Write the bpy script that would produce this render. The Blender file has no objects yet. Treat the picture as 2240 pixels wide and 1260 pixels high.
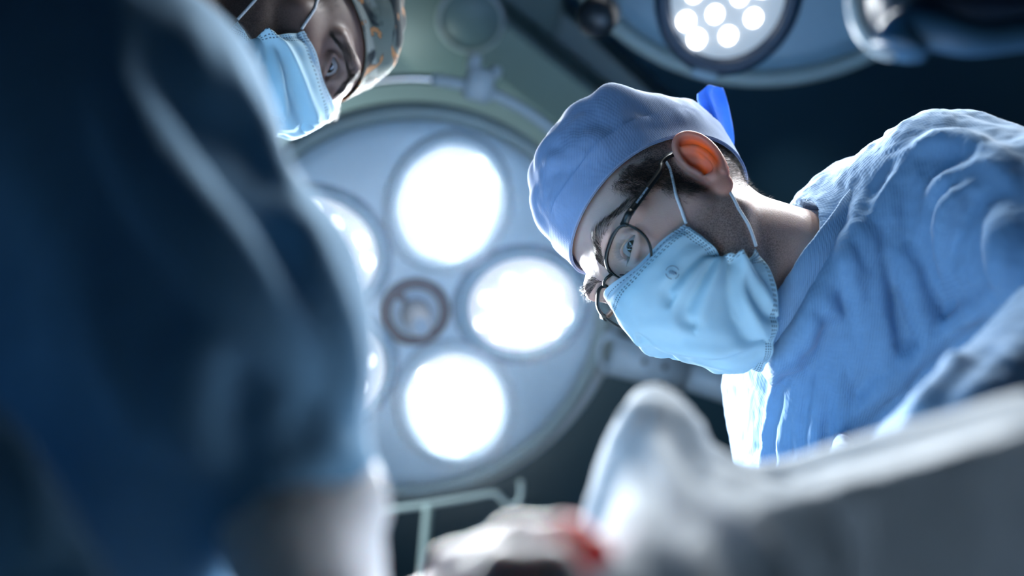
import bpy, math, random
import numpy as np
from mathutils import Matrix, Vector

# ------------------------------------------------------------------ camera, world, light, exposure
S = bpy.context.scene
COL = S.collection
EL = math.radians(55.0)
CAM = np.array([0.0, 0.0, 0.70])
FPX = 2200.0
AX = np.array([[1, 0, 0], [0, -math.sin(EL), math.cos(EL)], [0, -math.cos(EL), -math.sin(EL)]])  # rows: right, up, back
RW = AX.T


def W(px, py, d):
    """a point of the place seen along photograph pixel (px, py), d metres in front of the camera"""
    return CAM + RW @ np.array([(px - 1120) / FPX * d, (630 - py) / FPX * d, -d])


cam_data = bpy.data.cameras.new('camera')
cam = bpy.data.objects.new('camera', cam_data)
COL.objects.link(cam)
M = Matrix.Identity(4)
for i in range(3):
    for j in range(3):
        M[i][j] = RW[i, j]
    M[i][3] = CAM[i]
cam.matrix_world = M
cam_data.sensor_width = 36
cam_data.lens = FPX / 2240 * 36
cam_data.clip_start = 0.02
cam_data.dof.use_dof = True
cam_data.dof.focus_distance = 0.93
cam_data.dof.aperture_fstop = 1.9
cam_data.dof.aperture_blades = 0
S.camera = cam

S.view_settings.view_transform = 'Standard'
S.view_settings.look = 'None'
S.view_settings.gamma = 1.0
S.view_settings.use_curve_mapping = False
S.view_settings.exposure = -0.2
S.cycles.use_denoising = True
S.cycles.max_bounces = 6
S.cycles.diffuse_bounces = 3
S.cycles.transmission_bounces = 6
S.cycles.transparent_max_bounces = 12
S.cycles.sample_clamp_indirect = 4.0
S.cycles.caustics_reflective = False
S.cycles.caustics_refractive = False

wd = bpy.data.worlds.new('world')
S.world = wd
wd.use_nodes = True
wd.node_tree.nodes['Background'].inputs[0].default_value = (0.06, 0.24, 0.42, 1)
wd.node_tree.nodes['Background'].inputs[1].default_value = 0.015


def look_matrix(loc, target):
    z = Vector(np.array(loc) - np.array(target)).normalized()
    q = z.to_track_quat('Z', 'Y')
    return Matrix.Translation(Vector(loc)) @ q.to_matrix().to_4x4()


def area(name, loc, target, size, power, color, size_y=None, spread=180):
    l = bpy.data.lights.new(name, 'AREA')
    l.energy = power
    l.color = color
    l.size = size
    if size_y:
        l.shape = 'RECTANGLE'
        l.size_y = size_y
    l.spread = math.radians(spread)
    o = bpy.data.objects.new(name, l)
    COL.objects.link(o)
    o.matrix_world = look_matrix(loc, target)
    return o


LAMP_POWER = 94.0        # watts of each of the five pods of the first surgical light
LAMP2_POWER = 33.0
area('added_ceiling_fill', (-0.75, 1.35, 2.30), (-0.25, 1.6, 2.9), 0.3, 9.0, (0.78, 0.97, 0.95), spread=150)  # added fill that brightens the ceiling panel, no fixture stands here

# ------------------------------------------------------------------ numeric tools
rng = np.random.RandomState(7)


def norm(v):
    v = np.asarray(v, float)
    return v / (np.linalg.norm(v) + 1e-12)


def hash3(i, j, k, s):
    h = (i.astype(np.int64) * 374761393 + j.astype(np.int64) * 668265263 + k.astype(np.int64) * 2147483647 + s * 1274126177) & 0xffffffff
    h = ((h ^ (h >> 13)) * 1274126177) & 0xffffffff
    h = h ^ (h >> 16)
    return (h & 0xffff) / 32767.5 - 1.0


def vnoise(P, s=0):
    P = np.asarray(P, float)
    I = np.floor(P)
    f = P - I
    f = f * f * (3 - 2 * f)
    I = I.astype(np.int64)
    out = 0
    for a in (0, 1):
        for b in (0, 1):
            for c in (0, 1):
                w = (f[:, 0] if a else 1 - f[:, 0]) * (f[:, 1] if b else 1 - f[:, 1]) * (f[:, 2] if c else 1 - f[:, 2])
                out = out + w * hash3(I[:, 0] + a, I[:, 1] + b, I[:, 2] + c, s)
    return out


def fbm(P, s=0, n=3):
    o = 0
    a = 1.0
    for i in range(n):
        o = o + a * vnoise(np.asarray(P) * (2.03 ** i), s + i)
        a *= 0.5
    return o


def catmull(P, n):
    """n points along a Catmull-Rom curve through P (k x d)"""
    P = np.asarray(P, float)
    k = len(P)
    t = np.linspace(0, k - 1, n)
    i = np.clip(np.floor(t).astype(int), 0, k - 2)
    f = (t - i)[:, None]
    p0 = P[np.clip(i - 1, 0, k - 1)]
    p1 = P[i]
    p2 = P[i + 1]
    p3 = P[np.clip(i + 2, 0, k - 1)]
    return 0.5 * ((2 * p1) + (-p0 + p2) * f + (2 * p0 - 5 * p1 + 4 * p2 - p3) * f ** 2 + (-p0 + 3 * p1 - 3 * p2 + p3) * f ** 3)


def smin(a, b, k):
    h = np.maximum(k - np.abs(a - b), 0) / k
    return np.minimum(a, b) - h * h * k * 0.25


def smax(a, b, k):
    return -smin(-a, -b, k)


def ell(P, c, r):
    q = P - np.array(c)
    r = np.array(r)
    k0 = np.sqrt(((q / r) ** 2).sum(1))
    k1 = np.sqrt(((q / (r * r)) ** 2).sum(1)) + 1e-9
    return k0 * (k0 - 1) / k1


def sph(P, c, r):
    return np.sqrt(((P - np.array(c)) ** 2).sum(1)) - r


def cap(P, a, b, ra, rb=None):
    a = np.array(a, float)
    b = np.array(b, float)
    rb = ra if rb is None else rb
    ba = b - a
    t = np.clip((P - a) @ ba / (ba @ ba + 1e-12), 0, 1)
    return np.sqrt(((P - a - t[:, None] * ba) ** 2).sum(1)) - (ra + (rb - ra) * t)


def chain(P, pts, rad, k=0.0):
    """tube through pts with a radius at every point; k > 0 blends the joints"""
    d = None
    for i in range(len(pts) - 1):
        e = cap(P, pts[i], pts[i + 1], rad[i], rad[i + 1])
        d = e if d is None else (smin(d, e, k) if k > 0 else np.minimum(d, e))
    return d


def nets(f, xs, ys, zs, slack=1.6):
    """surface nets on a rectilinear grid, evaluated only in blocks near the surface"""
    n = (len(xs), len(ys), len(zs))
    V = np.full(n, 1.0, np.float32)
    B = 8
    nb = [(m + B - 1) // B for m in n]
    blocks = []
    for i in range(nb[0]):
        for j in range(nb[1]):
            for k in range(nb[2]):
                blocks.append((i, j, k))
    lo = []
    hi = []
    for (i, j, k) in blocks:
        lo.append((xs[i * B], ys[j * B], zs[k * B]))
        hi.append((xs[min(i * B + B, n[0] - 1)], ys[min(j * B + B, n[1] - 1)], zs[min(k * B + B, n[2] - 1)]))
    lo = np.array(lo)
    hi = np.array(hi)
    c = (lo + hi) / 2
    dc = f(c)
    near = np.abs(dc) < slack * np.linalg.norm(hi - lo, axis=1) / 2 + 0.002
    sl = []
    pts = []
    for b, (i, j, k) in enumerate(blocks):
        s = (slice(i * B, min(i * B + B, n[0])), slice(j * B, min(j * B + B, n[1])), slice(k * B, min(k * B + B, n[2])))
        if not near[b]:
            V[s] = dc[b]
        else:
            sl.append(s)
    CH = 400
    for q in range(0, len(sl), CH):
        part = sl[q:q + CH]
        pts = []
        for s in part:
            X, Y, Z = np.meshgrid(xs[s[0]], ys[s[1]], zs[s[2]], indexing='ij')
            pts.append(np.stack([X.ravel(), Y.ravel(), Z.ravel()], 1))
        d = f(np.concatenate(pts))
        o = 0
        for s, p in zip(part, pts):
            V[s] = d[o:o + len(p)].reshape([s[0].stop - s[0].start, s[1].stop - s[1].start, s[2].stop - s[2].start])
            o += len(p)
    return extract(V, xs, ys, zs)


def extract(V, xs, ys, zs):
    nx, ny, nz = V.shape
    I = V < 0
    cnt = np.zeros((nx - 1, ny - 1, nz - 1), np.int8)
    for a in (0, 1):
        for b in (0, 1):
            for c in (0, 1):
                cnt += I[a:nx - 1 + a, b:ny - 1 + b, c:nz - 1 + c]
    act = (cnt > 0) & (cnt < 8)
    ai = np.argwhere(act)
    idx = -np.ones(act.shape, np.int64)
    idx[act] = np.arange(len(ai))
    acc = np.zeros((len(ai), 3))
    num = np.zeros(len(ai))
    G = (xs, ys, zs)
    cor = [(a, b, c) for a in (0, 1) for b in (0, 1) for c in (0, 1)]
    for p in cor:
        for ax in range(3):
            if p[ax] == 0:
                q = list(p)
                q[ax] = 1
                A = ai + np.array(p)
                Bq = ai + np.array(q)
                va = V[A[:, 0], A[:, 1], A[:, 2]]
                vb = V[Bq[:, 0], Bq[:, 1], Bq[:, 2]]
                m = (va < 0) != (vb < 0)
                t = np.where(m, va / np.where(m, va - vb, 1), 0)
                pa = np.stack([G[d][A[:, d]] for d in range(3)], 1)
                pb = np.stack([G[d][Bq[:, d]] for d in range(3)], 1)
                acc[m] += (pa + (pb - pa) * t[:, None])[m]
                num[m] += 1
    verts = acc / num[:, None]
    faces = []
    for ax in range(3):
        u, v = [(1, 2), (2, 0), (0, 1)][ax]
        sa = [slice(None)] * 3
        sb = [slice(None)] * 3
        sa[ax] = slice(0, -1)
        sb[ax] = slice(1, None)
        ch = I[tuple(sa)] != I[tuple(sb)]
        e = np.argwhere(ch)
        ok = (e[:, u] >= 1) & (e[:, v] >= 1) & (e[:, u] < V.shape[u] - 1) & (e[:, v] < V.shape[v] - 1)
        e = e[ok]
        ins = I[e[:, 0], e[:, 1], e[:, 2]]
        q = []
        for du, dv in ((-1, -1), (0, -1), (0, 0), (-1, 0)):
            c = e.copy()
            c[:, u] += du
            c[:, v] += dv
            q.append(idx[c[:, 0], c[:, 1], c[:, 2]])
        q = np.stack(q, 1)
        q[~ins] = q[~ins][:, ::-1]
        faces.append(q)
    return verts, np.concatenate(faces)


def grid_axis(lo, hi, h):
    return np.arange(lo, hi + h, h)


def graded(lo, hi, fine, hf, hc):
    """axis with spacing hf inside the interval fine, growing to hc away from it"""
    out = list(np.arange(fine[0], fine[1] + hf, hf))
    s = hf
    x = out[-1]
    while x < hi:
        s = min(s * 1.18, hc)
        x += s
        out.append(x)
    s = hf
    x = out[0]
    pre = []
    while x > lo:
        s = min(s * 1.18, hc)
        x -= s
        pre.append(x)
    return np.array(pre[::-1] + out)


def grad(f, P, e=5e-4):
    g = np.stack([f(P + np.eye(3)[i] * e) - f(P - np.eye(3)[i] * e) for i in range(3)], 1)
    return g / (np.linalg.norm(g, axis=1)[:, None] + 1e-12)


def project(f, P, off=0.0, it=6):
    P = np.array(P, float)
    for _ in range(it):
        P = P - (f(P) - off)[:, None] * grad(f, P)
    return P


def pushout(f, P, off, it=6):
    P = np.array(P, float)
    for _ in range(it):
        d = f(P)
        P = P + np.maximum(off - d, 0)[:, None] * grad(f, P)
    return P


def cast(f, px, d0=0.2, d1=1.6):
    """first hit of f along the sight line of each pixel"""
    out = []
    px = np.asarray(px, float)
    dirs = np.stack([W(p[0], p[1], 1.0) - CAM for p in px])
    t = np.full(len(px), d0)
    for _ in range(160):
        d = f(CAM + dirs * t[:, None])
        t = np.minimum(t + d * 0.6, d1)
    return CAM + dirs * t[:, None]


# ------------------------------------------------------------------ object tools
def xf(o, parent, Mx):
    if parent is not None:
        o.parent = parent
        inv = Matrix.Identity(4)
        o.matrix_parent_inverse = inv
    o.matrix_basis = Mx if Mx is not None else Matrix.Identity(4)


ROOT = {}


def mk(name, V, F, mat, parent=None, smooth=True, uv=None, local=None, cols=None, mats=None, fmat=None):
    """V in world metres when parent is a plain thing (its location is subtracted); local=True keeps V in the parent's frame"""
    V = np.asarray(V, float)
    me = bpy.data.meshes.new(name)
    if parent is not None and not local:
        V = V - np.array(ROOT[parent.name])
    me.from_pydata(V.tolist(), [], [tuple(int(i) for i in q if i >= 0) for q in F])
    me.update()
    if smooth:
        me.polygons.foreach_set('use_smooth', [True] * len(me.polygons))
    if uv is not None:
        l = me.uv_layers.new(name='UVMap')
        li = np.zeros(len(me.loops), np.int32)
        me.loops.foreach_get('vertex_index', li)
        l.data.foreach_set('uv', np.asarray(uv, np.float32)[li].ravel())
    for cname, cv in (cols or {}).items():
        at = me.attributes.new(cname, 'FLOAT', 'POINT')
        at.data.foreach_set('value', np.asarray(cv, np.float32))
    for m in (mats or [mat]):
        me.materials.append(m)
    if fmat is not None:
        me.polygons.foreach_set('material_index', np.asarray(fmat, np.int32))
    o = bpy.data.objects.new(name, me)
    COL.objects.link(o)
    if parent is not None:
        o.parent = parent
        if local:
            ROOT[name] = None
        else:
            ROOT[o.name] = ROOT[parent.name]
    return o


def thing(name, loc, label, cat, group=None, Mx=None):
    o = bpy.data.objects.new(name, None)
    COL.objects.link(o)
    o.empty_display_size = 0.05
    if Mx is not None:
        o.matrix_world = Mx
    else:
        o.location = loc
    ROOT[o.name] = loc
    tag(o, label, cat, group)
    return o


def tag(o, label, cat, group=None):
    o['label'] = label
    o['category'] = cat
    if group:
        o['group'] = group


def grid_faces(nu, nv, closed_u=False):
    F = []
    for j in range(nv - 1):
        for i in range(nu if closed_u else nu - 1):
            a = j * nu + i
            b = j * nu + (i + 1) % nu
            F.append((a, b, b + nu, a + nu))
    return F


def sheet(P, th):
    """closed thin solid from a grid of points P (nv, nu, 3)"""
    nv, nu, _ = P.shape
    du = np.gradient(P, axis=1)
    dv = np.gradient(P, axis=0)
    N = np.cross(du, dv)
    N /= np.linalg.norm(N, axis=2)[:, :, None] + 1e-12
    A = (P + N * th / 2).reshape(-1, 3)
    Bk = (P - N * th / 2).reshape(-1, 3)
    n = nu * nv
    F = list(grid_faces(nu, nv))
    F += [tuple(i + n for i in q[::-1]) for q in grid_faces(nu, nv)]
    edge = [j for j in range(nu)] + [i * nu + nu - 1 for i in range(1, nv)] + [(nv - 1) * nu + j for j in range(nu - 2, -1, -1)] + [i * nu for i in range(nv - 2, 0, -1)]
    for a, b in zip(edge, edge[1:] + edge[:1]):
        F.append((b, a, a + n, b + n))
    u, v = np.meshgrid(np.linspace(0, 1, nu), np.linspace(0, 1, nv))
    uv = np.stack([u.ravel(), v.ravel()], 1)
    return np.concatenate([A, Bk]), F, np.concatenate([uv, uv])


def sweep(pts, prof, scale=None, up=None, closed=False, capped=True):
    """sweep a 2D profile along pts"""
    pts = np.asarray(pts, float)
    n = len(pts)
    m = len(prof)
    if closed:
        T = np.roll(pts, -1, 0) - np.roll(pts, 1, 0)
    else:
        T = np.gradient(pts, axis=0)
    T /= np.linalg.norm(T, axis=1)[:, None] + 1e-12
    V = []
    u = np.array(up, float) if up is not None else (np.array([0, 0, 1.0]) if abs(T[0][2]) < 0.9 else np.array([1.0, 0, 0]))
    for i in range(n):
        r = u - T[i] * (u @ T[i])
        r /= np.linalg.norm(r) + 1e-12
        if up is None:
            u = r
        s = np.cross(T[i], r)
        k = 1.0 if scale is None else scale[i]
        for (a, b) in prof:
            V.append(pts[i] + (r * a + s * b) * k)
    F = []
    for i in range(n if closed else n - 1):
        for j in range(m):
            a = i * m + j
            b = i * m + (j + 1) % m
            c = ((i + 1) % n) * m + (j + 1) % m
            d = ((i + 1) % n) * m + j
            F.append((a, b, c, d))
    if not closed and capped:
        F.append(tuple(range(m))[::-1])
        F.append(tuple((n - 1) * m + j for j in range(m)))
    return np.array(V), F


def circ(r, n=8):
    return [(r * math.cos(2 * math.pi * i / n), r * math.sin(2 * math.pi * i / n)) for i in range(n)]


def lathe(profile, n=48, sx=1.0, sy=1.0):
    V = []
    for (r, z) in profile:
        for i in range(n):
            a = 2 * math.pi * i / n
            V.append((r * math.cos(a) * sx, r * math.sin(a) * sy, z))
    return np.array(V), grid_faces(n, len(profile), True)


def join(*parts):
    Vs = []
    Fs = []
    o = 0
    for V, F in parts:
        Vs.append(np.asarray(V, float))
        Fs += [tuple(int(i) + o for i in q) for q in F]
        o += len(V)
    return np.concatenate(Vs), Fs


def box(c, s):
    V = np.array([(x, y, z) for x in (-1, 1) for y in (-1, 1) for z in (-1, 1)], float) * np.array(s) / 2 + np.array(c)
    F = [(0, 1, 3, 2), (4, 6, 7, 5), (0, 4, 5, 1), (2, 3, 7, 6), (0, 2, 6, 4), (1, 5, 7, 3)]
    return V, F


def rbox(c, s, b):
    """box with chamfered edges along its long side set"""
    x, y, z = np.array(s) / 2
    prof = [(x - b, y), (x, y - b), (x, -y + b), (x - b, -y), (-x + b, -y), (-x, -y + b), (-x, y - b), (-x + b, y)]
    V = []
    for zz, k in ((-z, 1 - b / max(x, y)), (-z + b, 1), (z - b, 1), (z, 1 - b / max(x, y))):
        V += [(p[0] * k, p[1] * k, zz) for p in prof]
    F = grid_faces(8, 4, True) + [tuple(range(8))[::-1], tuple(24 + i for i in range(8))]
    return np.array(V) + np.array(c), F


def tx(V, Mx):
    A = np.array(Mx)
    return np.asarray(V) @ A[:3, :3].T + A[:3, 3]


def strands(roots, dirs, length, rad, bend, seed=1, seg=3):
    """tapered three sided hairs"""
    r = np.random.RandomState(seed)
    V = []
    F = []
    for p, d in zip(roots, dirs):
        L = length * r.uniform(0.6, 1.15)
        d = norm(d)
        b = np.asarray(bend) if np.ndim(bend) else bend
        s1 = norm(np.cross(d, r.normal(size=3)))
        s2 = np.cross(d, s1)
        o = len(V)
        for k in range(seg):
            t = k / seg
            c = p + d * L * t + b * L * t * t
            w = rad * (1 - 0.75 * t)
            for a in (0, 2.094, 4.188):
                V.append(c + (s1 * math.cos(a) + s2 * math.sin(a)) * w)
        V.append(p + d * L + b * L)
        for k in range(seg - 1):
            for a in range(3):
                i = o + k * 3 + a
                j = o + k * 3 + (a + 1) % 3
                F.append((i, j, j + 3, i + 3))
        for a in range(3):
            F.append((o + (seg - 1) * 3 + a, o + (seg - 1) * 3 + (a + 1) % 3, o + seg * 3))
    return np.array(V), F


# ------------------------------------------------------------------ materials
def mat(name):
    m = bpy.data.materials.new(name)
    m.use_nodes = True
    return m, m.node_tree, m.node_tree.nodes['Principled BSDF']


def node(nt, t, **kw):
    n = nt.nodes.new(t)
    for k, v in kw.items():
        if k in n.inputs:
            n.inputs[k].default_value = v
        else:
            setattr(n, k, v)
    return n


def lk(nt, a, b):
    nt.links.new(a, b)


def mathn(nt, op, a, b=None, clamp=False):
    n = nt.nodes.new('ShaderNodeMath')
    n.operation = op
    n.use_clamp = clamp
    for i, v in enumerate((a, b)):
        if v is None:
            continue
        if isinstance(v, (int, float)):
            n.inputs[i].default_value = v
        else:
            lk(nt, v, n.inputs[i])
    return n.outputs[0]


def mix(nt, fac, a, b):
    n = nt.nodes.new('ShaderNodeMix')
    n.data_type = 'RGBA'
    for i, v in ((0, fac), (6, a), (7, b)):
        if isinstance(v, (int, float)):
            n.inputs[i].default_value = v
        elif isinstance(v, tuple):
            n.inputs[i].default_value = v if len(v) == 4 else v + (1,)
        else:
            lk(nt, v, n.inputs[i])
    return n.outputs[2]


def ramp(nt, fac, lo, hi):
    n = nt.nodes.new('ShaderNodeMapRange')
    lk(nt, fac, n.inputs[0])
    n.inputs[1].default_value = lo
    n.inputs[2].default_value = hi
    return n.outputs[0]


def plain(name, col, rough=0.5, metal=0.0, bump=0.0, bscale=200, spec=0.5, var=0.06):
    m, nt, b = mat(name)
    tc = node(nt, 'ShaderNodeTexCoord')
    nz = node(nt, 'ShaderNodeTexNoise', Scale=bscale, Detail=3.0)
    lk(nt, tc.outputs['Object'], nz.inputs['Vector'])
    c2 = tuple(c * (1 - 2 * var) for c in col)
    lk(nt, mix(nt, nz.outputs[0], c2, tuple(min(1, c * (1 + var)) for c in col)), b.inputs['Base Color'])
    b.inputs['Roughness'].default_value = rough
    b.inputs['Metallic'].default_value = metal
    b.inputs['Specular IOR Level'].default_value = spec
    if bump:
        bp = node(nt, 'ShaderNodeBump', Strength=bump, Distance=0.001)
        lk(nt, nz.outputs[0], bp.inputs['Height'])
        lk(nt, bp.outputs[0], b.inputs['Normal'])
    return m


def cloth(name, col, trans=0.2, weave=0.3, wscale=1400, rough=0.85, var=0.12, colornode=None, tcol=None):
    m, nt, b = mat(name)
    tc = node(nt, 'ShaderNodeTexCoord')
    nz = node(nt, 'ShaderNodeTexNoise', Scale=60.0, Detail=5.0)
    lk(nt, tc.outputs['Object'], nz.inputs['Vector'])
    base = mix(nt, nz.outputs[0], tuple(c * (1 - var) for c in col), tuple(min(1, c * (1 + var)) for c in col))
    if colornode:
        base = colornode(nt, tc, base)
    w1 = node(nt, 'ShaderNodeTexWave', Scale=wscale / 10, Distortion=1.0)
    w2 = node(nt, 'ShaderNodeTexWave', Scale=wscale / 10, Distortion=1.0)
    w1.bands_direction = 'X'
    w2.bands_direction = 'DIAGONAL'
    lk(nt, tc.outputs['Object'], w1.inputs['Vector'])
    lk(nt, tc.outputs['Object'], w2.inputs['Vector'])
    h = mathn(nt, 'ADD', mathn(nt, 'MULTIPLY', w1.outputs['Fac'], 0.5), mathn(nt, 'ADD', mathn(nt, 'MULTIPLY', w2.outputs['Fac'], 0.5), mathn(nt, 'MULTIPLY', nz.outputs[0], 1.5)))
    bp = node(nt, 'ShaderNodeBump', Strength=weave, Distance=0.0006)
    lk(nt, h, bp.inputs['Height'])
    lk(nt, base, b.inputs['Base Color'])
    b.inputs['Roughness'].default_value = rough
    b.inputs['Specular IOR Level'].default_value = 0.2
    b.inputs['Sheen Weight'].default_value = 0.25
    b.inputs['Sheen Roughness'].default_value = 0.4
    lk(nt, bp.outputs[0], b.inputs['Normal'])
    if trans > 0:
        tr = node(nt, 'ShaderNodeBsdfTranslucent')
        if tcol:
            tr.inputs[0].default_value = tcol + (1,)
        else:
            lk(nt, base, tr.inputs[0])
        lk(nt, bp.outputs[0], tr.inputs['Normal'])
        mx = node(nt, 'ShaderNodeMixShader')
        mx.inputs[0].default_value = trans
        lk(nt, b.outputs[0], mx.inputs[1])
        lk(nt, tr.outputs[0], mx.inputs[2])
        lk(nt, mx.outputs[0], nt.nodes['Material Output'].inputs[0])
    return m


def emit(name, col, strength):
    m, nt, b = mat(name)
    b.inputs['Base Color'].default_value = (0.8, 0.8, 0.8, 1)
    b.inputs['Emission Color'].default_value = col + (1,)
    b.inputs['Emission Strength'].default_value = strength
    return m


def skin(name, col, dark, red, hair, sss=0.35):
    """attributes on the mesh: stubble, flush, fuzz (0..1)"""
    m, nt, b = mat(name)
    tc = node(nt, 'ShaderNodeTexCoord')
    n1 = node(nt, 'ShaderNodeTexNoise', Scale=90.0, Detail=5.0)
    n2 = node(nt, 'ShaderNodeTexNoise', Scale=900.0, Detail=2.0)
    v3 = node(nt, 'ShaderNodeTexVoronoi', Scale=700.0)
    for n in (n1, n2, v3):
        lk(nt, tc.outputs['Object'], n.inputs['Vector'])
    base = mix(nt, n1.outputs[0], dark, col)
    a1 = node(nt, 'ShaderNodeAttribute', attribute_name='flush')
    a2 = node(nt, 'ShaderNodeAttribute', attribute_name='stubble')
    base = mix(nt, mathn(nt, 'MULTIPLY', a1.outputs['Fac'], 0.75), base, red)
    dots = mathn(nt, 'ADD', mathn(nt, 'MULTIPLY', ramp(nt, n2.outputs[0], 0.42, 0.62), 0.55), 0.35)
    base = mix(nt, mathn(nt, 'MULTIPLY', a2.outputs['Fac'], dots), base, hair)
    lk(nt, base, b.inputs['Base Color'])
    b.inputs['Roughness'].default_value = 0.5
    b.inputs['Specular IOR Level'].default_value = 0.45
    b.inputs['Subsurface Weight'].default_value = sss
    b.inputs['Subsurface Radius'].default_value = (1.0, 0.3, 0.12)
    b.inputs['Subsurface Scale'].default_value = 0.008
    bp = node(nt, 'ShaderNodeBump', Strength=0.2, Distance=0.0006)
    lk(nt, mathn(nt, 'ADD', n2.outputs[0], mathn(nt, 'MULTIPLY', v3.outputs['Distance'], 0.3)), bp.inputs['Height'])
    lk(nt, bp.outputs[0], b.inputs['Normal'])
    # the thin gristle of the ear lets light through
    tr = node(nt, 'ShaderNodeBsdfTranslucent')
    tr.inputs[0].default_value = (1.0, 0.42, 0.16, 1)
    mx = node(nt, 'ShaderNodeMixShader')
    lk(nt, mathn(nt, 'MULTIPLY', ramp(nt, a1.outputs['Fac'], 0.45, 0.95), 0.6), mx.inputs[0])
    lk(nt, b.outputs[0], mx.inputs[1])
    lk(nt, tr.outputs[0], mx.inputs[2])
    lk(nt, mx.outputs[0], nt.nodes['Material Output'].inputs[0])
    return m


def mask_mat(name, col):
    """non-woven mask fabric with rows of short stitch dashes along its four edges (UV: u across, v from nose to chin)"""
    m, nt, b = mat(name)
    uvn = node(nt, 'ShaderNodeUVMap')
    sp = node(nt, 'ShaderNodeSeparateXYZ')
    lk(nt, uvn.outputs[0], sp.inputs[0])
    u, v = sp.outputs[0], sp.outputs[1]
    tc = node(nt, 'ShaderNodeTexCoord')
    nz = node(nt, 'ShaderNodeTexNoise', Scale=40.0, Detail=6.0)
    fine = node(nt, 'ShaderNodeTexNoise', Scale=1500.0, Detail=2.0)
    lk(nt, tc.outputs['Object'], nz.inputs['Vector'])
    lk(nt, tc.outputs['Object'], fine.inputs['Vector'])
    base = mix(nt, nz.outputs[0], tuple(c * 0.93 for c in col), tuple(min(1, c * 1.05) for c in col))
    tot = None

    def rows(coord, along, lines, freq, w):
        nonlocal tot
        dash = mathn(nt, 'LESS_THAN', mathn(nt, 'FRACT', mathn(nt, 'MULTIPLY', along, freq)), 0.55)
        for c in lines:
            hit = mathn(nt, 'LESS_THAN', mathn(nt, 'ABSOLUTE', mathn(nt, 'SUBTRACT', coord, c)), w)
            e = mathn(nt, 'MULTIPLY', hit, dash)
            tot = e if tot is None else mathn(nt, 'MAXIMUM', tot, e)
    rows(v, u, (0.055, 0.128, 0.146), 62.0, 0.0042)
    rows(v, u, (0.945, 0.96, 0.975), 62.0, 0.0042)
    rows(u, v, (0.022, 0.038, 0.054, 0.07), 34.0, 0.0032)
    rows(u, v, (0.93, 0.946, 0.962, 0.978), 34.0, 0.0032)
    band = mathn(nt, 'LESS_THAN', v, 0.115)
    base = mix(nt, mathn(nt, 'MULTIPLY', band, 0.55), base, (0.62, 0.72, 0.83))
    base = mix(nt, mathn(nt, 'MULTIPLY', tot, 0.85), base, (0.05, 0.1, 0.17))
    lk(nt, base, b.inputs['Base Color'])
    b.inputs['Roughness'].default_value = 0.75
    b.inputs['Specular IOR Level'].default_value = 0.25
    bp = node(nt, 'ShaderNodeBump', Strength=0.25, Distance=0.0004)
    lk(nt, mathn(nt, 'SUBTRACT', fine.outputs[0], mathn(nt, 'MULTIPLY', tot, 1.5)), bp.inputs['Height'])
    lk(nt, bp.outputs[0], b.inputs['Normal'])
    tr = node(nt, 'ShaderNodeBsdfTranslucent')
    lk(nt, base, tr.inputs[0])
    mx = node(nt, 'ShaderNodeMixShader')
    mx.inputs[0].default_value = 0.3
    lk(nt, b.outputs[0], mx.inputs[1])
    lk(nt, tr.outputs[0], mx.inputs[2])
    lk(nt, mx.outputs[0], nt.nodes['Material Output'].inputs[0])
    return m


def eye_mat(name, iris, gaze):
    m, nt, b = mat(name)
    tc = node(nt, 'ShaderNodeTexCoord')
    dt = node(nt, 'ShaderNodeVectorMath', operation='DOT_PRODUCT')
    nm = node(nt, 'ShaderNodeVectorMath', operation='NORMALIZE')
    lk(nt, tc.outputs['Object'], nm.inputs[0])
    lk(nt, nm.outputs[0], dt.inputs[0])
    dt.inputs[1].default_value = tuple(gaze)
    d = dt.outputs['Value']
    base = mix(nt, ramp(nt, d, 0.865, 0.885), (0.30, 0.29, 0.30), tuple(c * 0.4 for c in iris))
    base = mix(nt, ramp(nt, d, 0.885, 0.92), base, iris)
    base = mix(nt, ramp(nt, d, 0.968, 0.975), base, (0.004, 0.004, 0.005))
    lk(nt, base, b.inputs['Base Color'])
    b.inputs['Roughness'].default_value = 0.08
    b.inputs['Coat Weight'].default_value = 0.6
    return m


def glass(name, tint=(0.93, 0.96, 0.97), refl=0.09):
    m, nt, b = mat(name)
    tr = node(nt, 'ShaderNodeBsdfTransparent')
    tr.inputs[0].default_value = tint + (1,)
    gl = node(nt, 'ShaderNodeBsdfGlossy', Roughness=0.03)
    fr = node(nt, 'ShaderNodeLayerWeight', Blend=0.5)
    mx = node(nt, 'ShaderNodeMixShader')
    lk(nt, mathn(nt, 'ADD', mathn(nt, 'MULTIPLY', mathn(nt, 'POWER', fr.outputs['Facing'], 5.0), 0.3), refl * 0.15), mx.inputs[0])
    lk(nt, tr.outputs[0], mx.inputs[1])
    lk(nt, gl.outputs[0], mx.inputs[2])
    lk(nt, mx.outputs[0], nt.nodes['Material Output'].inputs[0])
    return m


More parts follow.
